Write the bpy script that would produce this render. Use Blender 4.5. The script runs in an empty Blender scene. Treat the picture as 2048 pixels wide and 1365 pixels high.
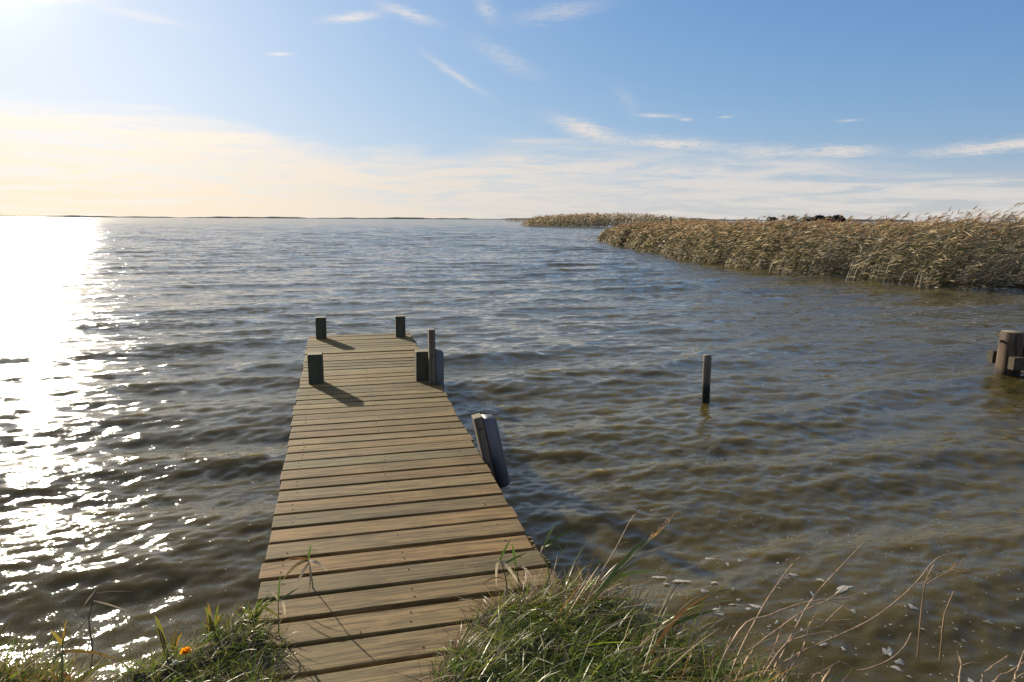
import bpy, bmesh, math, random
import numpy as np
from mathutils import Matrix, Vector
rad = math.radians
rng = np.random.default_rng(7)
random.seed(7)
sc = bpy.context.scene
COL = sc.collection
EYE = 2.1            # camera above the lake (m)
DECK = 0.5           # deck top above the lake (m)
SUN_AZ, SUN_EL = -36.2, 17.0
A = rad(-14.1)       # heading of the jetty
DV = np.array([math.sin(A), math.cos(A)]); NV = np.array([math.cos(A), -math.sin(A)])

# ------------------------------------------------------------------ helpers
def tag(o, label=None, cat=None, group=None, kind=None):
    if label: o['label'] = label
    if cat: o['category'] = cat
    if group: o['group'] = group
    if kind: o['kind'] = kind
    return o

def link(o, parent=None):
    COL.objects.link(o)
    if parent: o.parent = parent
    return o

def empty(name, loc=(0, 0, 0), rz=0.0):
    o = bpy.data.objects.new(name, None); o.empty_display_size = .1
    o.location = loc; o.rotation_euler = (0, 0, rz)
    return link(o)

def mesh_np(name, V, F, mat=None, parent=None, col=None, smooth=False, attrs=None):
    """V (n,3), F (m,4) quads or (m,3) tris"""
    V = np.asarray(V, np.float32); F = np.asarray(F, np.int32)
    me = bpy.data.meshes.new(name)
    me.vertices.add(len(V)); me.vertices.foreach_set('co', V.ravel())
    k = F.shape[1]
    me.loops.add(F.size); me.loops.foreach_set('vertex_index', F.ravel())
    me.polygons.add(len(F))
    me.polygons.foreach_set('loop_start', np.arange(0, F.size, k, dtype=np.int32))
    me.polygons.foreach_set('loop_total', np.full(len(F), k, np.int32))
    if smooth: me.polygons.foreach_set('use_smooth', np.ones(len(F), bool))
    if col is not None:
        a = me.attributes.new('Col', 'FLOAT_COLOR', 'POINT')
        c = np.ones((len(V), 4), np.float32); c[:, :3] = col
        a.data.foreach_set('color', c.ravel())
    for kx, val in (attrs or {}).items():
        a = me.attributes.new(kx, 'FLOAT', 'POINT'); a.data.foreach_set('value', np.asarray(val, np.float32))
    me.update(calc_edges=True); me.validate()
    o = bpy.data.objects.new(name, me)
    if mat: me.materials.append(mat)
    return link(o, parent)

def bm_obj(name, bm, mat, parent=None, smooth=False):
    me = bpy.data.meshes.new(name); bm.to_mesh(me); bm.free()
    if smooth:
        for p in me.polygons: p.use_smooth = True
    me.materials.append(mat)
    o = bpy.data.objects.new(name, me)
    return link(o, parent)

def add_box(bm, x0, x1, y0, y1, z0, z1, M=None, bevel=0.0):
    vs = [bm.verts.new((x, y, z)) for z in (z0, z1) for y in (y0, y1) for x in (x0, x1)]
    fs = [bm.faces.new([vs[i] for i in q]) for q in ((0, 2, 3, 1), (4, 5, 7, 6), (0, 1, 5, 4), (2, 6, 7, 3), (0, 4, 6, 2), (1, 3, 7, 5))]
    if bevel:
        es = list({e for f in fs for e in f.edges})
        r = bmesh.ops.bevel(bm, geom=es, offset=bevel, segments=1, affect='EDGES')
        vs = list({v for f in r['faces'] for v in f.verts} | {v for v in vs if v.is_valid})
    if M is not None:
        for v in vs: v.co = M @ v.co
    return vs

# ------------------------------------------------------------------ node helper
class NT:
    def __init__(s, tree): s.t = tree; s.n = tree.nodes; s.l = tree.links
    def node(s, typ, **kw):
        n = s.n.new(typ)
        for k, v in kw.items():
            if k.startswith('_'): setattr(n, k[1:], v)
            else:
                key = int(k[1:]) if k[0] == 'i' and k[1:].isdigit() else k.replace('__', ' ')
                s.put(n.inputs[key], v)
        return n
    def put(s, sock, v):
        if isinstance(v, bpy.types.NodeSocket): s.l.new(v, sock)
        elif isinstance(v, bpy.types.Node): s.l.new(v.outputs[0], sock)
        else: sock.default_value = v
    def m(s, op, a, b=0.0, c=0.0, clamp=False):
        n = s.n.new('ShaderNodeMath'); n.operation = op; n.use_clamp = clamp
        for i, v in enumerate((a, b, c)): s.put(n.inputs[i], v)
        return n.outputs[0]
    def vm(s, op, a, b=(0, 0, 0)):
        n = s.n.new('ShaderNodeVectorMath'); n.operation = op
        s.put(n.inputs[0], a)
        if op == 'SCALE': s.put(n.inputs['Scale'], b)
        else: s.put(n.inputs[1], b)
        return n.outputs[0]
    def ss(s, x, a, b):      # smoothstep
        n = s.n.new('ShaderNodeMapRange'); n.interpolation_type = 'SMOOTHSTEP'
        s.put(n.inputs[0], x); s.put(n.inputs[1], a); s.put(n.inputs[2], b); n.inputs[3].default_value = 0; n.inputs[4].default_value = 1
        return n.outputs[0]
    def noise(s, vec, scale, detail=2.0, rough=.5, dist=0.0):
        n = s.n.new('ShaderNodeTexNoise'); s.put(n.inputs['Vector'], vec)
        n.inputs['Scale'].default_value = scale; n.inputs['Detail'].default_value = detail
        n.inputs['Roughness'].default_value = rough; n.inputs['Distortion'].default_value = dist
        return n
    def mix(s, f, a, b, mode='MIX'):
        n = s.n.new('ShaderNodeMix'); n.data_type = 'RGBA'; n.blend_type = mode
        s.put(n.inputs[0], f); s.put(n.inputs[6], a); s.put(n.inputs[7], b)
        return n.outputs[2]
    def ramp(s, f, stops):
        n = s.n.new('ShaderNodeValToRGB'); s.put(n.inputs[0], f)
        e = n.color_ramp.elements
        while len(e) < len(stops): e.new(.5)
        for el, (p, c) in zip(e, stops): el.position = p; el.color = (c if len(c) == 4 else (*c, 1))
        return n.outputs[0]
    def mapping(s, vec, scale=(1, 1, 1), rot=(0, 0, 0)):
        n = s.n.new('ShaderNodeMapping'); s.put(n.inputs[0], vec)
        n.inputs['Scale'].default_value = scale; n.inputs['Rotation'].default_value = rot
        return n.outputs[0]

def material(name):
    m = bpy.data.materials.new(name); m.use_nodes = True
    t = NT(m.node_tree); t.n.clear()
    out = t.n.new('ShaderNodeOutputMaterial')
    return m, t, out

# ------------------------------------------------------------------ materials
def wood_material(name, base, dark, scale=(2.2, 40, 40), use_col=False, rough=.8, mottle=0.5, wet=None, bump=.35):
    m, t, out = material(name)
    tc = t.n.new('ShaderNodeTexCoord').outputs['Object']
    wob = t.noise(tc, 1.3, 2).outputs['Color']
    v = t.vm('ADD', tc, t.vm('SCALE', t.vm('SUBTRACT', wob, (.5, .5, .5)), .05))
    g1 = t.noise(t.mapping(v, scale), 1.0, 5, .65).outputs[0]
    g2 = t.noise(t.mapping(v, tuple(a * 3.3 for a in scale)), 1.0, 3, .6).outputs[0]
    g = t.m('ADD', t.m('MULTIPLY', g1, .65), t.m('MULTIPLY', g2, .35))
    blot = t.noise(tc, 4.5, 4, .6).outputs[0]
    c = t.mix(t.ss(g, .38, .58), (*dark, 1), (*base, 1))
    c = t.mix(t.m('MULTIPLY', t.ss(blot, .5, .72), mottle), c, (base[0] * .55, base[1] * .56, base[2] * .5, 1))
    blot2 = t.noise(tc, 11, 4, .7).outputs[0]
    c = t.mix(t.m('MULTIPLY', t.ss(blot2, .56, .72), .35), c, (base[0] * 1.35, base[1] * 1.35, base[2] * 1.3, 1))
    if use_col:
        sp_ = t.noise(tc, 95, 2, .5).outputs[0]; big_ = t.noise(t.mapping(tc, (1.2, 3, 1)), 1.6, 3, .6).outputs[0]
        c = t.mix(t.m('MULTIPLY', t.ss(big_, .48, .68), .38), c, (.12, .105, .042, 1))        # algae film
        c = t.mix(t.m('MULTIPLY', t.ss(sp_, .73, .78), .7), c, (.45, .42, .36, 1))            # droppings and lichen specks
        ck = t.noise(t.mapping(v, (1.6, 95, 60)), 1.0, 4, .7).outputs[0]
        c = t.mix(t.m('MULTIPLY', t.ss(ck, .64, .72), .75), c, (.035, .025, .015, 1))         # drying cracks
        a = t.n.new('ShaderNodeAttribute'); a.attribute_name = 'Col'
        c = t.mix(1.0, c, a.outputs['Color'], 'MULTIPLY')
    if wet:   # permanently dark, weedy band of the wood near the water line
        z = t.n.new('ShaderNodeSeparateXYZ'); t.l.new(t.n.new('ShaderNodeNewGeometry').outputs['Position'], z.inputs[0])
        zz = t.m('ADD', z.outputs[2], t.m('MULTIPLY', t.noise(tc, 9, 3).outputs[0], .12))
        c = t.mix(t.ss(zz, wet[0], wet[1]), (.018, .016, .012, 1), c)
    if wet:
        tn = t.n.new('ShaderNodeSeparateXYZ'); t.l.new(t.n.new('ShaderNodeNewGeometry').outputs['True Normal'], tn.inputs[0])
        top_tone = t.noise(tc, 55, 4, .7).outputs[0]
        c = t.mix(t.ss(tn.outputs[2], .75, .9), c, t.mix(top_tone, (.16, .13, .075, 1), (.36, .31, .19, 1)))   # end grain, painted lighter on upward faces to look sunlit
    b = t.n.new('ShaderNodeBump'); b.inputs['Strength'].default_value = bump; b.inputs['Distance'].default_value = .004
    t.l.new(g, b.inputs['Height'])
    p = t.node('ShaderNodeBsdfPrincipled', Base__Color=c, Roughness=rough, Normal=b.outputs[0])
    p.inputs['Specular IOR Level'].default_value = .3
    t.l.new(p.outputs[0], out.inputs[0])
    return m

M_deck = wood_material('deck_timber', (.272, .175, .069), (.078, .048, .018), mottle=.75, use_col=True, bump=.6)
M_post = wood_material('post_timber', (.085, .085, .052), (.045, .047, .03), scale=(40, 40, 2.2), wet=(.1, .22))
M_under = wood_material('under_timber', (.10, .085, .06), (.05, .042, .03), scale=(14, 14, 2.2), wet=(.02, .12))
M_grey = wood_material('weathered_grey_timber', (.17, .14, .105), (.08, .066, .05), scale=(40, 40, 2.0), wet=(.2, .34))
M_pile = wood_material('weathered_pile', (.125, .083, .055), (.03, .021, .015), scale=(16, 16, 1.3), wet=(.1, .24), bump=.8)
M_beam = wood_material('mossy_beam', (.085, .072, .042), (.035, .03, .02), scale=(5, 30, 30))

def plain(name, col, rough=.6, spec=.4, noise_scale=20, var=.25, metallic=0):
    m, t, out = material(name)
    tc = t.n.new('ShaderNodeTexCoord').outputs['Object']
    n = t.noise(tc, noise_scale, 4, .6).outputs[0]
    c = t.mix(n, tuple(x * (1 - var) for x in col) + (1,), tuple(min(1, x * (1 + var)) for x in col) + (1,))
    p = t.node('ShaderNodeBsdfPrincipled', Base__Color=c, Roughness=rough)
    p.inputs['Specular IOR Level'].default_value = spec; p.inputs['Metallic'].default_value = metallic
    t.l.new(p.outputs[0], out.inputs[0])
    return m

def fender_material():
    m, t, out = material('grey_fender_plastic')
    tc = t.n.new('ShaderNodeTexCoord').outputs['Object']
    n = t.noise(t.mapping(tc, (14, 14, 2.5)), 1, 4, .6).outputs[0]
    n2 = t.noise(tc, 30, 4, .7).outputs[0]
    c = t.mix(t.ss(n, .35, .7), (.075, .083, .10, 1), (.105, .113, .13, 1))
    c = t.mix(t.m('MULTIPLY', t.ss(n2, .58, .75), .5), c, (.16, .16, .16, 1))
    p = t.node('ShaderNodeBsdfPrincipled', Base__Color=c, Roughness=.45)
    t.l.new(p.outputs[0], out.inputs[0]); return m
M_fender = fender_material()
M_nail = plain('rusty_nail', (.06, .045, .035), .6, .5)
M_flower = plain('orange_petals', (.85, .30, .015), .7, .2, 60)
M_fruit = plain('pinkish_skin', (.62, .33, .22), .4, .5, 40, .35)

def leaf_material(name='leaf_blades', trans=.48, rough=.38, spec=.5):
    m, t, out = material(name)
    a = t.n.new('ShaderNodeAttribute'); a.attribute_name = 'Col'
    p = t.node('ShaderNodeBsdfPrincipled', Base__Color=a.outputs['Color'], Roughness=rough)
    p.inputs['Specular IOR Level'].default_value = spec
    tr = t.node('ShaderNodeBsdfTranslucent', Color=t.mix(1.0, a.outputs['Color'], (1.05, 1.0, .8, 1), 'MULTIPLY'))
    mx = t.node('ShaderNodeMixShader', i0=trans, i1=p.outputs[0], i2=tr.outputs[0])
    t.l.new(mx.outputs[0], out.inputs[0]); return m
M_leaf = leaf_material()
M_reed = leaf_material('reed_blades', .44, .42, .5)

def soil_material():
    m, t, out = material('bank_soil')
    tc = t.n.new('ShaderNodeTexCoord').outputs['Object']
    n = t.noise(tc, 6, 5, .7).outputs[0]; n2 = t.noise(tc, 60, 4, .7).outputs[0]
    c = t.mix(t.ss(n, .4, .62), (.035, .026, .017, 1), (.055, .06, .022, 1))
    c = t.mix(t.m('MULTIPLY', t.ss(n2, .5, .7), .6), c, (.11, .085, .055, 1))
    b = t.n.new('ShaderNodeBump'); b.inputs['Strength'].default_value = .8; b.inputs['Distance'].default_value = .02
    t.l.new(n2, b.inputs['Height'])
    p = t.node('ShaderNodeBsdfPrincipled', Base__Color=c, Roughness=.95, Normal=b.outputs[0])
    t.l.new(p.outputs[0], out.inputs[0]); return m
M_soil = soil_material()

def meadow_material():
    m, t, out = material('meadow_grass')
    tc = t.n.new('ShaderNodeTexCoord').outputs['Object']
    n = t.noise(tc, .02, 5, .65).outputs[0]; n2 = t.noise(tc, .8, 4, .7).outputs[0]
    c = t.mix(t.ss(n, .4, .6), (.16, .12, .055, 1), (.09, .10, .035, 1))
    c = t.mix(t.m('MULTIPLY', n2, .5), c, (.22, .16, .08, 1))
    p = t.node('ShaderNodeBsdfPrincipled', Base__Color=c, Roughness=.95)
    t.l.new(p.outputs[0], out.inputs[0]); return m
M_meadow = meadow_material()
M_shore = plain('far_shore_green', (.15, .14, .12), .95, .1, .01)
M_thatch = plain('thatch', (.022, .020, .018), .95, .1, 1.0)
M_wall = plain('dark_brick', (.035, .024, .02), .9, .2, 2.0)
M_hedge = leaf_material('hedge_leaves', .25, .6, .2)

def foam_material():
    m, t, out = material('foam')
    tc = t.n.new('ShaderNodeTexCoord').outputs['Object']
    vo = t.n.new('ShaderNodeTexVoronoi'); vo.inputs['Scale'].default_value = 170; t.l.new(tc, vo.inputs['Vector'])
    n = t.noise(tc, 34, 3, .6).outputs[0]
    hole = t.m('MULTIPLY', t.m('SUBTRACT', 1.0, t.ss(vo.outputs['Distance'], .18, .34)), t.ss(n, .5, .6))
    c = t.mix(hole, (.36, .34, .295, 1), (.06, .05, .035, 1))
    b = t.n.new('ShaderNodeBump'); b.inputs['Strength'].default_value = .6; b.inputs['Distance'].default_value = .003
    t.l.new(vo.outputs['Distance'], b.inputs['Height'])
    p = t.node('ShaderNodeBsdfPrincipled', Base__Color=c, Roughness=.6, Normal=b.outputs[0])
    t.l.new(p.outputs[0], out.inputs[0]); return m
M_foam = foam_material()

def water_material():
    m, t, out = material('lake_water')
    geo = t.n.new('ShaderNodeNewGeometry')
    pos = geo.outputs['Position']
    lod = t.n.new('ShaderNodeAttribute'); lod.attribute_name = 'lod'
    lo = lod.outputs['Fac']
    # ripples too fine to be modelled: crests run roughly across the wind like the modelled waves
    pm = t.mapping(t.mapping(pos, (1, 1, 1), (0, 0, rad(-18))), (.42, 1.0, 1.0))
    big = t.noise(pos, .22, 2).outputs[0]
    amp = t.m('MULTIPLY_ADD', t.ss(big, .35, .65), .5, .55)
    f1 = t.vm('SUBTRACT', t.noise(pm, 26, 2, .6).outputs['Color'], (.5, .5, .5))
    f0 = t.vm('SUBTRACT', t.noise(pos, 120, 1, .5).outputs['Color'], (.5, .5, .5))
    f2 = t.vm('SUBTRACT', t.noise(pm, 8.5, 2, .55).outputs['Color'], (.5, .5, .5))
    f3 = t.vm('SUBTRACT', t.noise(pm, 1.7, 3, .6).outputs['Color'], (.5, .5, .5))
    s = t.vm('SCALE', f1, t.m('MULTIPLY', amp, RIP[0]))
    s = t.vm('ADD', s, t.vm('SCALE', f0, RIP[4]))
    s = t.vm('ADD', s, t.vm('SCALE', f2, t.m('MULTIPLY', amp, RIP[1])))
    s = t.vm('ADD', s, t.vm('SCALE', f3, t.m('MULTIPLY', lo, RIP[2])))
    s = t.vm('ADD', s, t.vm('SCALE', f2, t.m('MULTIPLY', lo, RIP[3])))
    s = t.vm('MULTIPLY', s, (.8, 1.0, 0))
    nrm = t.vm('NORMALIZE', t.vm('ADD', geo.outputs['Normal'], s))
    murk = t.noise(pos, .35, 3, .6).outputs[0]
    c = t.mix(murk, (.061, .048, .013, 1), (.090, .070, .019, 1))
    # light scattered back out of turbid water leaves it evenly, whatever the slope of the surface
    body = t.node('ShaderNodeBsdfDiffuse', Color=c, Normal=t.vm('ADD', (0, 0, 1), (0, 0, 0)))
    gl = t.node('ShaderNodeBsdfGlossy', Color=(1, 1, 1, 1), Roughness=t.m('MULTIPLY_ADD', lo, .05, .05), Normal=nrm)
    deep = t.node('ShaderNodeSubsurfaceScattering', Color=c, Scale=.6, Radius=(1.0, .9, .7))
    body = t.node('ShaderNodeMixShader', i0=.97, i1=body.outputs[0], i2=deep.outputs[0])
    fr = t.node('ShaderNodeFresnel', IOR=1.333, Normal=nrm)
    mx = t.node('ShaderNodeMixShader', i0=fr.outputs[0], i1=body.outputs[0], i2=gl.outputs[0])
    t.l.new(mx.outputs[0], out.inputs[0]); return m
RIP = (.36, .50, .70, .50, .5)

# ------------------------------------------------------------------ world, sun, camera
def build_world():
    w = bpy.data.worlds.new('World'); sc.world = w; w.use_nodes = True
    t = NT(w.node_tree); t.n.clear()
    out = t.n.new('ShaderNodeOutputWorld')
    sky = t.n.new('ShaderNodeTexSky'); sky.sky_type = 'NISHITA'; sky.sun_disc = False
    sky.sun_elevation = rad(SUN_EL); sky.sun_rotation = rad(SUN_AZ)
    sky.altitude = 0; sky.air_density = 1.0; sky.dust_density = .22; sky.ozone_density = 2.0
    d = t.n.new('ShaderNodeTexCoord').outputs['Generated']
    sp = t.n.new('ShaderNodeSeparateXYZ'); t.l.new(d, sp.inputs[0])
    az = t.m('MULTIPLY', t.m('ARCTAN2', sp.outputs[0], sp.outputs[1]), 180 / math.pi)
    el = t.m('MULTIPLY', t.m('ARCSINE', sp.outputs[2]), 180 / math.pi)
    ae = t.n.new('ShaderNodeCombineXYZ'); t.l.new(az, ae.inputs[0]); t.l.new(el, ae.inputs[1])
    aev = ae.outputs[0]
    # long cirrus bank over the horizon, thicker towards the sun
    top = t.n.new('ShaderNodeFloatCurve')
    cv = top.mapping.curves[0]
    pts = [(-180, 6), (-60, 8.3), (-36, 7.6), (-25, 7.7), (-17, 6.0), (-8, 5.4), (2, 6.6), (7, 6.3), (13, 5.4), (22, 4.9), (36, 3.9), (60, 4.5), (180, 6)]
    P = [((a + 180) / 360, h / 10) for a, h in pts]
    cv.points[0].location = P[0]; cv.points[-1].location = P[-1]
    for q in P[1:-1]: cv.points.new(*q)
    top.mapping.update()
    t.l.new(t.m('DIVIDE', t.m('ADD', az, 180), 360), top.inputs['Value'])
    vt = t.m('MULTIPLY', top.outputs[0], 10)
    n1 = t.noise(t.mapping(aev, (.055, .38, 1), (0, 0, rad(6))), 1.0, 5, .58, .6).outputs[0]
    n2 = t.noise(t.mapping(aev, (.10, 1.1, 1), (0, 0, rad(5))), 1.0, 6, .62, .8).outputs[0]
    n3 = t.noise(t.mapping(aev, (.5, 3.2, 1), (0, 0, rad(8))), 1.0, 5, .65, .5).outputs[0]
    dv = t.m('SUBTRACT', vt, t.m('ADD', el, t.m('MULTIPLY', t.m('SUBTRACT', n1, .5), 5.0)))
    bank = t.ss(dv, -.5, 2.0)
    streak = t.ss(t.m('ADD', t.m('MULTIPLY', n2, .75), t.m('MULTIPLY', n3, .25)), .34, .58)
    near = t.ss(az, 20.0, -30.0)
    bank = t.m('MULTIPLY', bank, t.m('ADD', t.m('MULTIPLY', streak, .66), t.m('MULTIPLY_ADD', near, .20, .16)))
    low = t.m('MULTIPLY', t.ss(el, 5.5, 0.0), .34)
    cloud = t.m('MAXIMUM', bank, low)
    wsum = None
    for (a0, e0, ln, wd, rot, k) in [(-12.5, 14.85, 1.9, .26, 9, .75), (-8.3, 15.3, 2.0, .32, -14, .6), (-4.6, 11.1, 2.3, .25, -31, .5), (-.6, 12.3, 2.6, .6, -25, .3),
            (-17.9, 12.0, .7, .10, 4, .7), (11.4, 8.05, 1.3, .13, -2, .95), (13.6, 7.72, .5, .1, -4, .7), (16.6, 7.8, .5, .08, 0, .55), (25.3, 7.15, .8, .07, 0, .5), (3.6, 15.6, 3.2, .5, 8, .38),
            (-2.2, 15.8, .9, .5, -40, .4), (34.5, 4.95, 4.2, .36, 4, 1.0), (25.0, 5.0, 2.4, .38, 0, .9), (12.6, 5.9, 3.2, .42, -4, 1.0), (6.0, 7.0, 2.6, .55, -18, 1.0), (19.5, 5.1, 3.0, .5, -3, .7),
            (-33, 14.0, 3.5, .35, 5, .6), (-27, 13.6, 2.5, .25, -5, .35), (9.0, 9.3, 1.2, .5, -50, .18)]:
        c, s_ = math.cos(rad(rot)), math.sin(rad(rot))
        x = t.m('SUBTRACT', az, a0); y = t.m('SUBTRACT', el, e0)
        u = t.m('DIVIDE', t.m('ADD', t.m('MULTIPLY', x, c), t.m('MULTIPLY', y, s_)), ln)
        v = t.m('DIVIDE', t.m('SUBTRACT', t.m('MULTIPLY', y, c), t.m('MULTIPLY', x, s_)), wd)
        v = t.m('ADD', v, t.m('MULTIPLY', t.m('SUBTRACT', n3, .5), 2.6))
        q = t.m('ADD', t.m('MULTIPLY', u, u), t.m('MULTIPLY', v, v))
        g = t.m('MULTIPLY', t.m('POWER', 2.718, t.m('MULTIPLY', q, -1.0)), k)
        wsum = g if wsum is None else t.m('ADD', wsum, g)
    n4 = t.noise(t.mapping(aev, (1.7, 8.5, 1), (0, 0, rad(10))), 1.0, 7, .72, .7).outputs[0]
    wsum = t.m('MULTIPLY', wsum, t.ss(n4, .25, .55))
    cloud = t.m('MINIMUM', t.m('MAXIMUM', cloud, wsum), 1.0)
    # sunlight scattered by ice cloud: brighter and warmer near the sun
    sd = Vector((math.sin(rad(SUN_AZ)) * math.cos(rad(SUN_EL)), math.cos(rad(SUN_AZ)) * math.cos(rad(SUN_EL)), math.sin(rad(SUN_EL))))
    dp = t.n.new('ShaderNodeVectorMath'); dp.operation = 'DOT_PRODUCT'
    t.l.new(d, dp.inputs[0]); dp.inputs[1].default_value = sd
    mu = t.m('MAXIMUM', dp.outputs['Value'], 0.0)
    glow = t.m('POWER', mu, 9.0)
    cc = t.mix(glow, CLOUD_FAR, CLOUD_SUN)
    warm = t.mix(t.m('MULTIPLY', t.ss(el, 8, 0), t.m('POWER', mu, 5.0)), (1, 1, 1, 1), (1.0, .93, .78, 1))
    cc = t.mix(1.0, cc, warm, 'MULTIPLY')
    aur = t.m('ADD', t.m('MULTIPLY', t.m('POWER', mu, 420.0), AUREOLE), t.m('MULTIPLY', t.m('POWER', mu, 9.0), t.m('MULTIPLY_ADD', cloud, -1.0, 1.15)))
    skyc = t.mix(1.0, sky.outputs[0], (SKY_TINT[0], SKY_TINT[1], SKY_TINT[2], 1), 'MULTIPLY')
    # sky tone compression: the bright side of the sky rolls off instead of burning out
    den = t.vm('ADD', t.vm('SCALE', skyc, 1 / ROLL), (1, 1, 1))
    skyc = t.vm('DIVIDE', skyc, den)
    high = t.m('MULTIPLY_ADD', t.m('MULTIPLY', t.ss(el, 15, 50), t.ss(mu, .93, .6)), -.38, 1.0)      # deeper blue overhead, away from the sun
    skyc = t.vm('SCALE', skyc, high)
    hs = t.n.new('ShaderNodeHueSaturation'); hs.inputs['Saturation'].default_value = 1.10; hs.inputs['Value'].default_value = 1.06
    t.l.new(skyc, hs.inputs['Color']); skyc = hs.outputs[0]
    skyc = t.mix(t.m('MULTIPLY', t.ss(el, 16, 32), .34), skyc, (3.3, 3.2, 3.0, 1))       # added unseen veil overhead, greys and brightens the water reflections
    final = t.mix(cloud, skyc, cc)
    av = t.n.new('ShaderNodeCombineXYZ')
    for i, k in enumerate((1.0, .97, .88)): t.l.new(t.m('MULTIPLY', aur, k), av.inputs[i])
    final = t.vm('ADD', final, av.outputs[0])
    bg = t.n.new('ShaderNodeBackground'); t.l.new(final, bg.inputs[0]); bg.inputs[1].default_value = SKY
    t.l.new(bg.outputs[0], out.inputs[0])
SKY = .150
SKY_TINT = (.56, .72, 1.30)
ROLL = 4.6
CLOUD_FAR = (3.5, 3.28, 3.1, 1)
CLOUD_SUN = (5.2, 4.6, 3.95, 1)
AUREOLE = 2.2
build_world()
EXPO = 0.54
sc.view_settings.view_transform = 'Standard'; sc.view_settings.look = 'None'
sc.view_settings.exposure = EXPO; sc.view_settings.gamma = 1.0
sl = bpy.data.lights.new('sun', 'SUN'); sl.energy = 5.0; sl.angle = rad(.53); sl.color = (1.0, .88, .69)
so = link(bpy.data.objects.new('sun', sl))
sdir = Vector((math.sin(rad(SUN_AZ)) * math.cos(rad(SUN_EL)), math.cos(rad(SUN_AZ)) * math.cos(rad(SUN_EL)), math.sin(rad(SUN_EL))))
so.rotation_euler = sdir.to_track_quat('Z', 'Y').to_euler(); so.location = (-20, 28, 12)

cam = bpy.data.cameras.new('camera'); cam.sensor_width = 36; cam.lens = 1365 / 2048 * 36
cam.clip_start = .05; cam.clip_end = 12000
co = link(bpy.data.objects.new('camera', cam))
Pp, Rr = rad(10.13), rad(.31)
c_, s_ = math.cos(Rr), math.sin(Rr)
X = Vector((c_, s_ * math.sin(Pp), s_ * math.cos(Pp))); Y = Vector((-s_, c_ * math.sin(Pp), c_ * math.cos(Pp))); Z = X.cross(Y)
co.matrix_world = Matrix(((X.x, Y.x, Z.x, 0), (X.y, Y.y, Z.y, 0), (X.z, Y.z, Z.z, EYE), (0, 0, 0, 1)))
sc.camera = co
sc.cycles.use_denoising = True
sc.cycles.max_bounces = 6; sc.cycles.diffuse_bounces = 3; sc.cycles.glossy_bounces = 3; sc.cycles.transmission_bounces = 4
sc.cycles.sample_clamp_indirect = 8
sc.cycles.caustics_reflective = False; sc.cycles.caustics_refractive = False

# ------------------------------------------------------------------ water
bands = [(1.2, 3.0, 22, .070, 12), (.36, 1.1, 42, .064, 21), (.07, .36, 70, .120, 38)]   # wavelengths (m), number, slope, spread
main_dir = rad(-72)                         # waves run towards the bank and a little to the right
wl, wslope, wdir = [], [], []
for w0, w1, nb, sl_, sprd in bands:
    wl.append(np.exp(rng.uniform(np.log(w0), np.log(w1), nb)))
    wslope.append(sl_ * math.sqrt(2 / nb) * rng.uniform(.6, 1.3, nb))
    wdir.append(main_dir + rng.normal(0, 1, nb) * rad(sprd))
wl, wslope, wdir = map(np.concatenate, (wl, wslope, wdir)); NC = len(wl)
wk = 2 * np.pi / wl; wph = rng.uniform(0, 2 * np.pi, NC); wamp = wslope / wk

def ring_radii():
    r = [1.7]
    while r[-1] < 3400:
        x = r[-1]
        d = max(.017, x * x / (EYE * 700) * .8)
        if x < 70: d = min(d, .13)
        elif x < 260: d = min(d, .13 + (x - 70) * .0025)
        else: d = min(d, .6 + (x - 260) * .06)
        r.append(x + d)
    return np.array(r)
RR = ring_radii()
AZ = np.concatenate([np.arange(-110, -43, 1.2), np.arange(-43, 43, .095), np.arange(43, 111, 1.2)])
AZr = np.radians(AZ)
def water_field():
    gx = RR[:, None] * np.sin(AZr)[None]; gy = RR[:, None] * np.cos(AZr)[None]
    gx = gx.astype(np.float32); gy = gy.astype(np.float32)
    dr = np.gradient(RR); cell = np.maximum(dr, RR * rad(.095))
    z = np.zeros_like(gx); dx = np.zeros_like(gx); dy = np.zeros_like(gx)
    miss = np.zeros(len(RR))
    # the water calms close to the shore
    for i in range(NC):
        q = wl[i] / cell
        f = np.clip((q - 2.2) / 2.5, 0, 1); f = f * f * (3 - 2 * f)
        miss += (1 - f * f) * wslope[i] ** 2 / 2
        rows = np.nonzero(f > 0)[0]
        if len(rows) == 0: continue
        r1 = rows[-1] + 1; ff = f[:r1, None].astype(np.float32)
        a, b = math.cos(wdir[i]), math.sin(wdir[i])
        ph = (wk[i] * a) * gx[:r1] + (wk[i] * b) * gy[:r1] + wph[i]
        z[:r1] += ff * wamp[i] * np.cos(ph)
        sn = np.sin(ph) * ff * (wamp[i] * .9)
        dx[:r1] -= a * sn; dy[:r1] -= b * sn
    # gusts make rougher and smoother patches
    gust = 1 + .28 * np.sin(gx * .21 + gy * .11 + 1.0) * np.sin(gy * .17 - gx * .06 + .4)
    shel = 1 - .5 * np.exp(-np.clip(gy - 2.3, 0, 9) / .9)
    z *= gust * shel
    return gx + dx * shel, gy + dy * shel, z, np.sqrt(miss)
WX, WY, WZ, WM = water_field()
M_water = water_material()
def grid_faces(nr, nc):
    i = np.arange(nr - 1)[:, None] * nc + np.arange(nc - 1)[None]
    return np.stack([i, i + 1, i + nc + 1, i + nc], -1).reshape(-1, 4)
nr_, nc_ = WX.shape
V = np.stack([WX, WY, WZ], -1).reshape(-1, 3)
lodv = np.repeat(WM / max(WM.max(), 1e-6), nc_)
wobj = mesh_np('water', V, grid_faces(nr_, nc_), M_water, smooth=True, attrs={'lod': lodv})
tag(wobj, 'wind rippled murky brown lake reaching to the horizon', 'water', kind='structure')

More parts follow.
